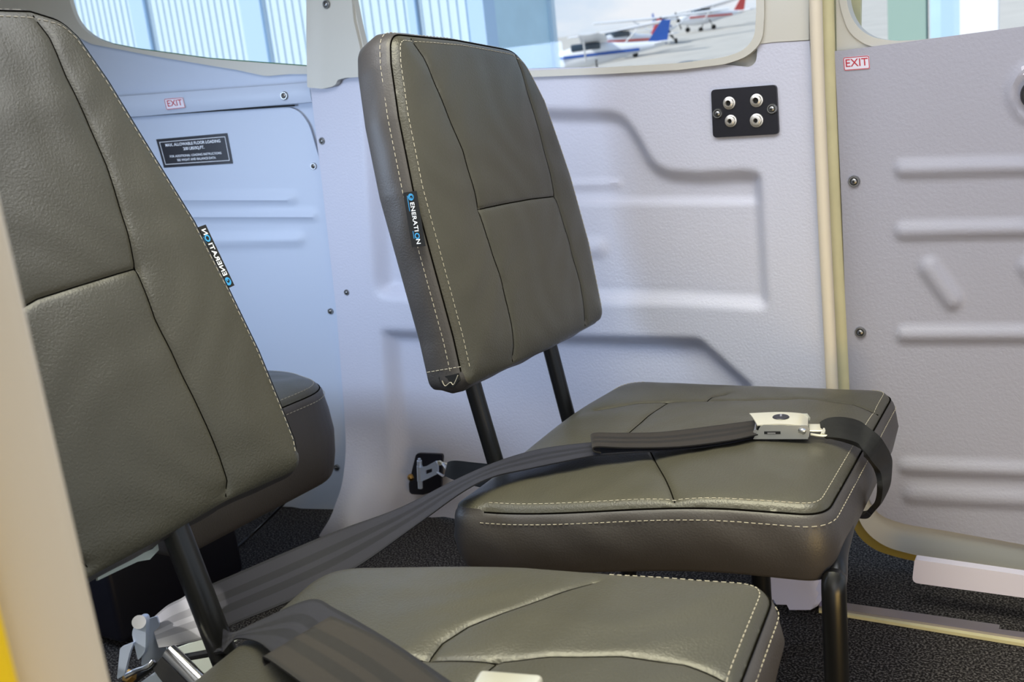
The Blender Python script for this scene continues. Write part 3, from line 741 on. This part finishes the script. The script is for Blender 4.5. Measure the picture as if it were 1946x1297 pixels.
# buckle
bc = onZ(1484, 836, .379); bx = onZ(1548, 838, .379)-onZ(1425, 838, .379); bx /= np.linalg.norm(bx); bz = np.array((0, 0, 1.)); by = np.cross(bz, bx)
RB = np.stack([bx, by, bz], 1); bl, bw, bh = .066, .046, .021
bc = bc+by*(bw/2)
def bp(x, y, z): return bc+RB@np.array((x, y, z))
q = MB()   # lower channel: bottom and two cheeks with slots
q.box(bp(0, 0, .0015), (bl, bw, .0018), RB)
def cheek(y):
    o_ = [(-.034, .001), (.031, .001), (.034, .004), (.0355, .013), (.032, .0188), (-.020, .0200), (-.024, .0185), (-.029, .009)]
    v = [bp(a_, y+d_, c_) for d_ in (-.0008, .0008) for a_, c_ in o_]; k_ = len(o_)
    q.add(v, [tuple(range(k_)), tuple(range(2*k_-1, k_-1, -1))]+[(i, (i+1) % k_, k_+(i+1) % k_, k_+i) for i in range(k_)], 0, False)
cheek(-bw/2); cheek(bw/2)
q.build('buckle_body', M_CHEEK, belt)
q = MB()   # lifting cover, slightly domed, with a turned-down open mouth
nx, ny = 14, 8; vs = []
for i in range(nx+1):
    for j in range(ny+1):
        u = i/nx; v = j/ny*2-1; x = -.027+u*.060-(1-u)**3*(.0075+.0065*v); z = .0190+.0022*math.sin(u*3.1)+.002*(1-u)-.0012*v*v-(.004*max(0, (u-.85)/.15)**2)
        vs.append(bp(x, v*bw/2*1.02, z))
N = len(vs); vs += [p-RB@np.array((0, 0, .0014)) for p in vs]; fs = []
for i in range(nx):
    for j in range(ny):
        a = i*(ny+1)+j; fs += [(a, a+ny+1, a+ny+2, a+1), (N+a, N+a+1, N+a+ny+2, N+a+ny+1)]
for i in range(nx):
    for a in (i*(ny+1), i*(ny+1)+ny): fs.append((a, a+ny+1, N+a+ny+1, N+a))
for j in range(ny):
    for a in (j, nx*(ny+1)+j): fs.append((a, a+1, N+a+1, N+a))
q.add(vs, fs, 0, True)
q.build('buckle_cover', M_BUCKLE, belt, auto=50)
q = MB(); q.lathe(bp(.0, 0, .0222), bz, [(0, .0008), (.0098, .0008), (.0105, 0)], 28, 0)
q.box(bp(.0, .004, .0232), (.0024, .009, .0006), RB, 1)
q.build('emblem', [M_BLACKM, M_CHROME], belt)['label'] = 'dark round emblem on the buckle cover'
q = MB(); q.lathe(bp(.026, -bw/2-.0005, .0115), -by, [(0, .002), (.003, .002), (.0048, .0008), (.005, 0)], 20); q.build('rivet', M_CHROME, belt)
q = MB(); q.box(bp(-.010, -bw/2-.0006, .0095), (.020, .0012, .0036), RB, 0); q.box(bp(-.011, -bw/2-.0014, .0093), (.010, .0012, .0018), RB, 1)
q.build('slot', [M_DARK, M_CHROME], belt)
q = MB(); q.tube([bp(-.030, -bw/2, .010), bp(-.030, bw/2, .010)], .0035, 12); q.build('roller', M_CHROME, belt)
q = MB()   # tongue with its webbing loop
q.box(bp(.043, .002, .0065), (.022, .026, .0022), RB, bevel=.0008)
q.tube(catmull([bp(.036, -.015, .004), bp(.052, -.018, .003), bp(.075, -.017, .003)], 5), .0018, 8)
q.tube(catmull([bp(.050, -.018, .004), bp(.054, 0, .008), bp(.052, .018, .008)], 5), .0028, 8)
q.build('tongue', M_BUCKLE, belt)

blk = empty('belt_loop', topz(1640, 820), 'black twisted webbing looped from the buckle over the right edge of the middle cushion', 'webbing')
e1 = [(1562, 797, .392), (1600, 795, .398), (1640, 805, .394), (1672, 842, .385)]
secs = [(onZ(1562, 805, .388), onZ(1566, 832, .380)), (onZ(1578, 797, .397), onZ(1582, 834, .380)), (onZ(1608, 797, .399), onZ(1604, 838, .381)), (onZ(1640, 808, .393), onZ(1632, 848, .378)),
        (onZ(1672, 836, .383), onZ(1646, 868, .372)), (onX(1690, 872, -.226), onX(1667, 896, -.232)), (onX(1688, 915, -.222), onX(1672, 925, -.226)), (onX(1676, 945, -.230), onX(1668, 955, -.232)), (onX(1664, 962, -.242), onX(1656, 970, -.245)), (onX(1648, 975, -.27), onX(1643, 983, -.27)), (onX(1618, 972, -.32), onX(1613, 980, -.32))]
ribbon('webbing', secs, M_WEBK, blk, thick=.007)

# belt thrown over the near seat
nb = empty('seat_belt', onZ(650, 1220, .38), 'dark lap belt draped over the near seat cushion, its folded end on top', 'seat belt')
zz = lambda px, py, z=.378: onZ(px, py, z)
secs = [(onD(425, 1196, .93), onD(422, 1240, .92)), (onD(446, 1203, .94), onD(448, 1216, .93)), (zz(500, 1178, .372), zz(489, 1221, .372)), (zz(590, 1141, .392), zz(521, 1246, .392)), (zz(640, 1160, .395), zz(560, 1290, .395)), (zz(730, 1212, .395), zz(640, 1352, .395)), (zz(800, 1258, .394), zz(710, 1400, .394)), (zz(900, 1330, .392), zz(810, 1480, .392)), (zz(1000, 1420, .392), zz(910, 1560, .392))]
ribbon('webbing', secs, M_WEB, nb)
secs = [(zz(636, 1182, .399), zz(504, 1266, .399)), (zz(631, 1176, .402), zz(500, 1257, .402)), (zz(640, 1177, .406), zz(512, 1256, .406)), (zz(740, 1226, .405), zz(620, 1335, .405)), (zz(880, 1330, .404), zz(760, 1445, .404)), (zz(990, 1430, .403), zz(880, 1540, .403))]
ribbon('tail_webbing', secs, M_WEBB, nb, thick=.002)
q = MB()
c_ = onZ(955, 1336, .405)
q.box(c_, (.05, .05, .02), RB, bevel=.004); q.build('buckle_body', M_BUCKLE, nb)

# fittings at the lower left: adjuster with hook, roller bar and sewn webbing coloured pale for sunlight
fit = empty('belt_fitting', onD(300, 1200, 1.05), 'shiny steel belt adjuster and hook with sunlit webbing, low behind the near seat post', 'belt fitting')
Dn = lambda x, y, d=1.05: onD(x, y, d)
ribbon('sewn_webbing', [(Dn(362, 1126, 1.05), Dn(400, 1212, 1.03)), (Dn(345, 1138, 1.05), Dn(384, 1216, 1.03)), (Dn(318, 1152, 1.04), Dn(345, 1226, 1.02)), (Dn(286, 1180, 1.03), Dn(302, 1232, 1.01))], M_WEB_SUNLIT, fit)
def plate(name, pts, d, th, mat_, parent):
    q = MB(); Pq = [onD(x, y, d if not callable(d) else d(x, y)) for x, y in pts]; k_ = len(pts); vw = -ROT[:, 2]
    q.add(Pq+[p-vw*th for p in Pq], [tuple(range(k_)), tuple(range(2*k_-1, k_-1, -1))]+[(i, (i+1) % k_, k_+(i+1) % k_, k_+i) for i in range(k_)], 0, False)
    return q.build(name, mat_, parent, auto=0)
plate('adjuster_plate', round_poly([(278, 1178, 6), (298, 1172, 4), (318, 1240, 4), (294, 1262, 6), (268, 1266, 4)], 4), lambda x, y: 1.02+(x-290)*.0004, .003, M_ZINC, fit)
plate('adjuster_cheek', round_poly([(262, 1172, 8), (278, 1172, 8), (276, 1240, 10), (262, 1256, 4), (250, 1204, 8)], 4), 1.005, .010, M_ZINC, fit)
q = MB(); q.tube([Dn(264, 1183, 1.0), Dn(266, 1186, 1.03)], .007, 16); q.build('pivot_pin', M_CHROME, fit)
plate('hook', round_poly([(228, 1232, 4), (254, 1222, 4), (246, 1242, 4), (236, 1284, 4), (222, 1292, 4)], 4), 1.0, .006, M_ZINC, fit)
q = MB(); q.tube(catmull([Dn(238, 1286, 1.01), Dn(258, 1276, 1.01), Dn(280, 1268, 1.0), Dn(292, 1256, 1.0)], 5), .003, 10); q.build('hook_rod', M_CHROME, fit)
q = MB(); q.tube([Dn(322, 1240, .985), Dn(384, 1302, .965), Dn(400, 1320, .96)], .0085, 20); q.build('roller_bar', M_CHROME, fit)
ribbon('lower_webbing', [(Dn(312, 1246, 1.0), Dn(290, 1270, 1.0)), (Dn(340, 1272, .99), Dn(312, 1300, .99)), (Dn(380, 1310, .98), Dn(350, 1340, .98))], M_WEBK, fit)
plate('lower_plate', round_poly([(262, 1302, 2), (298, 1276, 6), (312, 1290, 4), (322, 1320, 2), (262, 1330, 2)], 4), 1.02, .004, M_ZINC, fit)
q = MB(); q.lathe(Dn(248, 1288, 1.03), (0, -.6, .8), [(0, .006), (.007, .005), (.009, 0)], 6, smooth=False); q.build('bolt', M_BRASS, fit)
q = MB()   # angled tab holding the fitting on the seat frame
q.tube([Dn(256, 1292, 1.03), Dn(300, 1260, 1.06), Dn(430, 1236, .99)], .004, 8); q.build('anchor_rod', M_BLACK, fit)
# pale cloth seen behind the near post
plate('pale_cloth', [(326, 1236), (388, 1214), (452, 1204), (470, 1206), (440, 1224), (405, 1282), (378, 1284)], 1.075, .003, M_LINING, fit)

# wall anchor with clevis
anc = empty('belt_anchor', onY(810, 900, 1.51), 'black wall plate with zinc clevis fitting holding black webbing beside the middle seat', 'belt anchor')
yw = 1.498
mid = lambda y: (lambda px, py: onY(px, py, y))
panel('anchor_plate', round_poly([(791, 862, 6), (841, 864, 6), (839, 900), (838, 932, 6), (804, 941), (778, 940, 8), (777, 920), (784, 890)], 5), mid(yw), M_BLACKM, 30, parent=anc, thick=.006)
q = MB(); q.tube([onY(797, 876, 1.478), onY(799, 928, 1.478)], .0052, 16); q.tube([onY(797.5, 886, 1.478), onY(798.5, 914, 1.478)], .0062, 16); q.tube([onY(796.8, 872, 1.478), onY(797, 876, 1.478)], .003, 12); q.build('hinge_barrel', M_ZINC, anc)
def yplate(name, pts, y, th, mat_, holes=()):
    return panel(name, round_poly(pts, 4), lambda px, py: onY(px, py, y+(px-800)*-.0003), mat_, 20, parent=anc, thick=th, holes=holes)
yplate('clevis_arm', [(799, 889, 2), (808, 888, 2), (828, 877, 2), (832, 884, 2), (832, 901, 2), (812, 911, 2), (800, 916, 2)], 1.472, .004, M_ZINC, [[(808, 895), (821, 891), (821, 898), (808, 903)]])
q = MB(); q.tube([onY(832, 878, 1.462), onY(858, 885, 1.455)], .0022, 10); q.lathe(onY(837, 880, 1.46), (0, -1, 0), [(0, .004), (.0045, .004), (.005, 0)], 14); q.build('cotter_pin', M_BUCKLE, anc)
q = MB(); q.lathe(onY(783, 907, 1.485), (-.4, -1, 0), [(0, .010), (.0045, .009), (.007, .006), (.0075, 0)], 6, smooth=False); q.build('bolt', M_BRASS, anc)
q = MB(); q.tube(catmull([onY(832, 898, 1.465), onY(844, 905, 1.45), onY(850, 895, 1.44), onY(842, 882, 1.45)], 5), .0032, 10); q.build('shackle', M_CHROME, anc)
ribbon('anchor_webbing', [(onD(852, 879, 1.52), onD(846, 905, 1.52)), (onD(866, 876, 1.50), onD(862, 912, 1.50)), (onD(905, 880, 1.47), onD(892, 922, 1.47)), (onD(945, 884, 1.44), onD(930, 930, 1.44)), (onD(1000, 890, 1.40), onD(990, 940, 1.40))], M_WEBK, anc, thick=.003)

# thin cord hanging below the rear bench
q = MB(); q.tube(catmull([onZ(598, 902, .235), onZ(570, 925, .20), onZ(535, 962, .10), onZ(480, 1015, .01), onZ(400, 1085, .006)], 8), .0028, 8)
q.tube(catmull([onZ(604, 898, .235), onZ(572, 914, .22), onZ(540, 935, .19)], 6), .005, 8)
o = q.build('cord', M_BLACK); setp(o, 'thin black cord running from the rear bench down to the dark carpet', 'cord')

# white plastic box on the floor behind the front leg
bx_ = panel('duct_cover', round_poly([(1440, 1080), (1560, 1086, 4), (1562, 1150, 6), (1552, 1167, 8), (1500, 1169, 8), (1478, 1158, 6), (1440, 1150)], 5), Y(1.387), M_BOX, 10, thick=.09, lip=8, kind=None)
setp(bx_, 'pale plastic cover box on the carpet under the middle seat', 'cover')

# ------------------------------------------------------------------ screws
def screw(px, py, place, n_, r=.0072, label='', group='panel screws', flip=1):
    c_ = place(px, py); n_ = np.array(n_, float); n_ /= np.linalg.norm(n_)
    root = empty('screw', c_, label, 'screw', group)
    q = MB(); q.lathe(c_, n_, [(r*1.02, -.001), (r, .001), (r*.86, .0026), (r*.70, .0026), (r*.60, .0012), (r*.55, .0006), (0.0001, .0006)], 24); q.build('washer', M_SCREW, root)
    q = MB(); q.lathe(c_, n_, [(r*.55, .0008), (r*.5, .0026), (r*.3, .0036), (.0001, .0038)], 20, 0)
    a = np.array([0, 0, 1.]); u = np.cross(n_, a); u /= np.linalg.norm(u); v = np.cross(n_, u)
    an = random.random()*1.5; uu = u*math.cos(an)+v*math.sin(an); vv = np.cross(n_, uu)
    Rm = np.stack([uu, vv, n_], 1)
    q.box(c_+n_*.0036, (r*.62, r*.13, .0008), Rm, 1); q.box(c_+n_*.0036, (r*.13, r*.62, .0008), Rm, 1)
    q.build('screw_head', [M_SCREW, M_DARK], root)
    return root
Ny = (0, -1, 0); Nl = tuple(-PLB)
for px, py, pl_, nn_, lab, r in (
    (620, 8, Y(1.484), Ny, 'screw at the top of the cream post cover between the windows', .0082),
    (540, 182, L(-.019), Nl, 'screw in the horizontal strip right of the small EXIT sticker', .0082),
    (612, 268, Y(1.5), Ny, 'topmost screw in the left edge of the middle panel', .0074),
    (596, 316, L(-.001), Nl, 'screw half covered by the panel edge right of the floor loading placard', .0068),
    (659, 556, Y(1.5), Ny, 'screw in the middle panel left of the middle backrest', .0064),
    (628, 592, L(-.001), Nl, 'screw in the rear panel next to the panel joint at mid height', .0064),
    (640, 889, L(-.001), Nl, 'lowest screw, by the right end of the rear bench', .0070),
    (1623, 345, Y(1.546), Ny, 'upper screw at the left edge of the door panel', .0086),
    (1635, 632, Y(1.546), Ny, 'lower screw at the left edge of the door panel', .0084)):
    screw(px, py, pl_, nn_, r, lab)

# ------------------------------------------------------------------ jack plate
jp = empty('jack_plate', onY(1415, 212, 1.495), 'black headset jack plate with four sockets on the middle panel', 'jack plate')
panel('plate', round_poly([(1351, 171, 8), (1475, 161, 8), (1480, 255, 8), (1355, 262, 8)], 5), Y(1.494), M_BLACKM, 15, parent=jp, thick=.006)
for px, py, ro, ri in ((1386, 196, .0095, .0042), (1438, 191, .0098, .0044), (1389, 230, .0092, .0034), (1438, 229, .0102, .0034)):
    c_ = onY(px, py, 1.494)
    q = MB(); q.lathe(c_, Ny, [(ro, 0), (ro, .0015), (ro*.8, .002)], 28); q.lathe(c_, Ny, [(ro*.8, .001), (ro*.78, .0045)], 6, smooth=False)
    q.lathe(c_, Ny, [(ro*.78, .0045), (ro*.62, .0048), (ro*.6, .0075), (ri*1.15, .0078), (ri, .007), (ri, .001)], 28); js = q.build('jack_socket', M_NICKEL, jp)
    q = MB(); q.lathe(c_, Ny, [(ri, .0025), (.0001, .0025)], 20); q.build('socket_hole', M_DARK, js)
for px, py, lab in ((1364, 216, 'screw at the left end of the black jack plate'), (1467, 207, 'screw at the right end of the black jack plate')):
    screw(px, py, Y(1.4935), Ny, .0078, lab, 'jack plate screws')

# ------------------------------------------------------------------ stickers
def sticker(name, quad, place, n_, lines, mats, label, cat, border=None, par=None):
    """quad: four px corners TL TR BR BL; lines: (text, size, y, material)"""
    c = [place(*p) for p in quad]; n_ = np.array(n_, float)
    wd = np.linalg.norm(c[1]-c[0]); hg = np.linalg.norm(c[3]-c[0])
    def at(x, y, e=0):   # x, y in metres from the centre
        s = x/wd+.5; t = .5-y/hg
        return (c[0]*(1-s)+c[1]*s)*(1-t)+(c[3]*(1-s)+c[2]*s)*t+n_*(.0008+e)
    q = MB()
    def rr(w_, h_, r_): return round_poly([(-w_/2, h_/2, r_), (w_/2, h_/2, r_), (w_/2, -h_/2, r_), (-w_/2, -h_/2, r_)], 4)
    base = rr(wd, hg, border[0] if border else 0.0001); k_ = len(base)
    q.add([at(*p) for p in base]+[at(*p, -.0008) for p in base], [tuple(range(k_))]+[(i, (i+1) % k_, k_+(i+1) % k_, k_+i) for i in range(k_)], 0, False)
    if border:
        r_, ins, bw_, mi = border
        a_ = rr(wd-2*ins, hg-2*ins, max(r_-ins, .0002)); b_ = rr(wd-2*ins-2*bw_, hg-2*ins-2*bw_, max(r_-ins-bw_, .0001))
        q.add([at(*p, .0003) for p in a_]+[at(*p, .0003) for p in b_], [(i, (i+1) % k_, k_+(i+1) % k_, k_+i) for i in range(k_)], mi, False)
    for tx, sz, yy, mi, bd in lines:
        text_verts(tx, sz*hg, mi, q, lambda x, y: at(x, y+yy*hg, .0004), bold=bd)
    o_ = q.build(name, mats, par, auto=0)
    if label: setp(o_, label, cat)
    return o_
ex = lambda quad, pl_, n_, lab: sticker('exit_sticker', quad, pl_, n_, [('EXIT', .80, .02, 1, .00012)], [M_STICK, M_RED], lab, 'sticker', (.003, .0004, .0011, 1))
ex([(312, 188), (348, 185), (353, 205), (317, 209)], L(-.019), Nl, 'small white EXIT sticker with red letters on the strip under the rear window')
ex([(1602, 109), (1652, 105), (1654, 131), (1604, 135)], Y(1.5475), Ny, 'white EXIT sticker with red letters on the door panel')
sticker('floor_loading_placard', [(297, 265), (432, 253), (443, 311), (312, 319)], L(-.0005), Nl,
        [('MAX. ALLOWABLE FLOOR LOADING', .135, .265, 1, .00018), ('200 LBS/SQ.FT.', .135, .10, 1, .00018), ('FOR ADDITIONAL LOADING INSTRUCTIONS', .105, -.13, 1, .0001), ('SEE WIGHT AND BALANCE DATA', .105, -.27, 1, .0001)],
        [M_BLACKM, M_WHITE], 'black placard with white floor loading text on the rear panel', 'placard', (.0004, .0062, .0011, 1))
q = MB(); pcs = [onY(x, y, 1.543) for x, y in round_poly([(1940, 126, 4), (1990, 118, 6), (1992, 140, 6), (1943, 143, 4)], 4)]; k_ = len(pcs)
q.add(pcs+[p+np.array((0, .004, 0)) for p in pcs], [tuple(range(k_))]+[(i, (i+1) % k_, k_+(i+1) % k_, k_+i) for i in range(k_)], 0, False)
text_verts('OPEN', .014, 1, q, lambda x, y: onY(1943, 135, 1.5425)+np.array((x+.001, 0, y)), align='LEFT')
setp(q.build('handle_sticker', [M_STICK, M_DARK], None, auto=0), 'white sticker above the black door handle at the right edge', 'sticker')

# ------------------------------------------------------------------ outside
GZ = -.95
gz = lambda y: GZ+.09*max(0, y-16)
mb = MB(); mb.add([(-90, 1.9, GZ), (80, 1.9, GZ), (80, 16, GZ), (-90, 16, GZ), (80, 160, gz(160)), (-90, 160, gz(160))], [(0, 1, 2, 3), (3, 2, 4, 5)], 0, False); mb.add([(-60, -60, GZ), (80, -60, GZ), (80, 1.9, GZ), (-60, 1.9, GZ)], [(0, 1, 2, 3)], 0, False)
o = mb.build('apron', M_CONC); o['kind'] = 'structure'
HY = 12.0
xh = lambda px, y=HY: onY(px, 60, y)[0]
hg = empty('hangar', (xh(600), HY, GZ), 'pale blue-white corrugated metal hangar wall outside the left windows', 'hangar')
x0, x1 = xh(-500), xh(912); q = MB(); p_ = .15; n_ = int((x1-x0)/p_); vs = []
prof = ((0, 0), (.30, 0), (.42, -.022), (.50, -.022), (.62, 0))
xs = [(x0+(i+a)*p_, HY+b) for i in range(n_) for a, b in prof]
vs = [(x, y, GZ) for x, y in xs]+[(x, y, 7) for x, y in xs]; k_ = len(xs)
q.add(vs, [(i, i+1, k_+i+1, k_+i) for i in range(k_-1)], 0, False); q.build('corrugated_wall', M_HWHITE, hg)
for a, b in ((262, 288), (470, 508), (786, 800)):
    q = MB(); xa, xb = xh(a), xh(b); q.box(((xa+xb)/2, HY-.05, 3), (xb-xa, .06, 8)); q.build('wall_post', M_HBLUE, hg)
q = MB(); xa, xb = xh(908), xh(938); q.box(((xa+xb)/2, HY-.05, 3), (xb-xa, .3, 8)); q.build('corner_post', M_HBLUE, hg)
r_ = ray(1064, 60); HB = x1/(r_[0]/r_[1])
q = MB(); q.box((x1-.2, (HY+HB)/2+.05, 3), (.1, HB-HY, 8)); q.build('side_wall', M_HPALE, hg)
q = MB(); q.box((x1-.18, HB, 3), (.2, .12, 8)); q.build('corner_post', M_HWHITE, hg)
# hangar seen through the door window
hr = empty('hangar', (xh(1850), HY+2, GZ), 'white and blue hangar with a grey-green post seen through the door window', 'hangar')
for a, b, mm_, nm in ((1690, 1762, mat('grey_green', '#8fa9a0', .7), 'grey_post'), (1770, 1790, M_HPALE, 'wall_panel'), (1790, 1826, M_HBLUE, 'blue_panel'), (1826, 1898, M_PLANEW, 'white_panel')):
    q = MB(); xa, xb = xh(a, 14), xh(b, 14); q.box(((xa+xb)/2, 14, 3), (xb-xa, .2, 8)); q.build(nm, mm_, hr)
# hills
def hill(x0, x1, y, h, lab):
    q = MB(); n = 60; rows = 6; vs = []
    for j in range(rows):
        for i in range(n+1):
            t = i/n; x = x0+(x1-x0)*t
            hh = h*(math.sin(math.pi*t)**.7)*(1+.18*math.sin(t*17)+.08*math.sin(t*41+1))
            vs.append((x, y+j*y*.06, GZ+hh*math.sin(math.pi*.5*j/(rows-1)) if j else GZ))
    q.add(vs, [(j*(n+1)+i, j*(n+1)+i+1, (j+1)*(n+1)+i+1, (j+1)*(n+1)+i) for j in range(rows-1) for i in range(n)], 0)
    setp(q.build('hill', M_HILL), lab, 'hill')
hill(-60, 90, 150, 24, 'hazy green hill on the horizon beyond the airfield')

def airplane(loc, rz, s, stripe, label):
    root = empty('airplane', loc, label, 'airplane', None); R_ = Matrix.Rotation(rz, 3, 'Z')
    tr = lambda x, y, z: np.array(R_@Vector((x*s, y*s, z*s)))+np.array(loc)
    prof = [(-4.2, .12, 1.45), (-3.4, .22, 1.42), (-2, .36, 1.36), (-.8, .58, 1.32), (0, .66, 1.28), (1.0, .64, 1.2), (1.8, .52, 1.12), (2.5, .42, 1.1), (2.75, .2, 1.1)]
    q = MB(); n = 20; vs = []
    for x, r, z in prof:
        for k in range(n):
            a = 2*math.pi*k/n; vs.append(tr(x, r*.8*math.cos(a), z+r*math.sin(a)))
    fs = [(i*n+k, i*n+(k+1) % n, (i+1)*n+(k+1) % n, (i+1)*n+k) for i in range(len(prof)-1) for k in range(n)]
    q.add(vs, fs); q.add(vs[-n:], [tuple(range(n))]); q.build('fuselage', M_PLANEW, root)
    q = MB(); v = []
    for y, c, z in ((-5.2, 1.1, 2.12), (-2.5, 1.5, 2.06), (0, 1.55, 2.0), (2.5, 1.5, 2.06), (5.2, 1.1, 2.12)):
        for dx, dz in ((.6, 0), (.35, .1), (-.2, .09), (-c+.6, 0), (.1, -.05)): v.append(tr(dx, y, z+dz))
    q.add(v, [(i*5+k, i*5+(k+1) % 5, (i+1)*5+(k+1) % 5, (i+1)*5+k) for i in range(4) for k in range(5)]+[(0, 1, 2, 3, 4), (24, 23, 22, 21, 20)]); q.build('wing', M_PLANEW, root)
    def pl3(name, pts, th, m_, axis='y'):
        q = MB(); k_ = len(pts)
        if axis == 'y': A1 = [tr(x, -th/2, z) for x, z in pts]; B1 = [tr(x, th/2, z) for x, z in pts]
        else: A1 = [tr(x, y, 1.5-th/2) for x, y in pts]; B1 = [tr(x, y, 1.5+th/2) for x, y in pts]
        q.add(A1+B1, [tuple(range(k_)), tuple(range(2*k_-1, k_-1, -1))]+[(i, (i+1) % k_, k_+(i+1) % k_, k_+i) for i in range(k_)], 0, False); return q.build(name, m_, root)
    pl3('tail_fin', [(-4.3, 1.4), (-4.6, 2.7), (-4.1, 2.75), (-3.2, 1.6)], .08, stripe)
    pl3('tailplane', [(-4.5, -1.6), (-3.9, -1.6), (-3.5, 0), (-3.9, 1.6), (-4.5, 1.6)], .07, M_PLANEW, 'z')
    q = MB(); q.box(tr(.35, 0, 1.72), (1.7*s, 1.0*s, .42*s), np.array(R_), bevel=.1*s); q.build('cabin_glass', M_PGLASS, root)
    for sd in (-1, 1):
        q = MB(); q.box(tr(-.4, sd*.50, 1.25), (4.6*s, .06*s, .16*s), np.array(R_)); q.build('side_stripe', stripe, root)
        q = MB(); q.tube([tr(.4, sd*.45, .9), tr(.4, sd*2.2, 2.0)], .05*s, 8); q.build('wing_strut', M_PLANEW, root)
    for wx, wy in ((-.2, -1.1), (-.2, 1.1), (1.9, 0)):
        q = MB(); q.tube([tr(wx, wy-.08, .22), tr(wx, wy+.08, .22)], .22*s, 16); q.tube([tr(wx, wy, .22), tr(wx, wy*.4, .95)], .04*s, 8); q.build('wheel', M_DARK, root)
    q = MB(); q.box(tr(2.85, 0, 1.1), (.05*s, .14*s, 1.8*s), np.array(R_@Matrix.Rotation(.5, 3, 'X'))); q.lathe(tr(2.75, 0, 1.1), tr(1, 0, 0)-tr(0, 0, 0), [(.2*s, 0), (.14*s, .2*s), (.001, .3*s)], 12); q.build('propeller', M_DARK, root)
    return root
def g(px, y): p = onY(px, 130, y); return (p[0], y, gz(y))
airplane(g(1128, 48), math.radians(205), .9, M_PLANEB, 'blue-striped white light airplane nearest the hangar, through the middle window')
airplane(g(1185, 62), math.radians(250), .9, M_PLANER, 'white light airplane with red tail fin, second from the hangar')
airplane(g(1262, 74), math.radians(300), 1.0, M_PLANEB, 'white light airplane facing the viewer in the middle of the window view')
airplane(g(1345, 92), math.radians(232), 1.0, M_PLANER, 'small distant light airplane near the right end of the middle window')
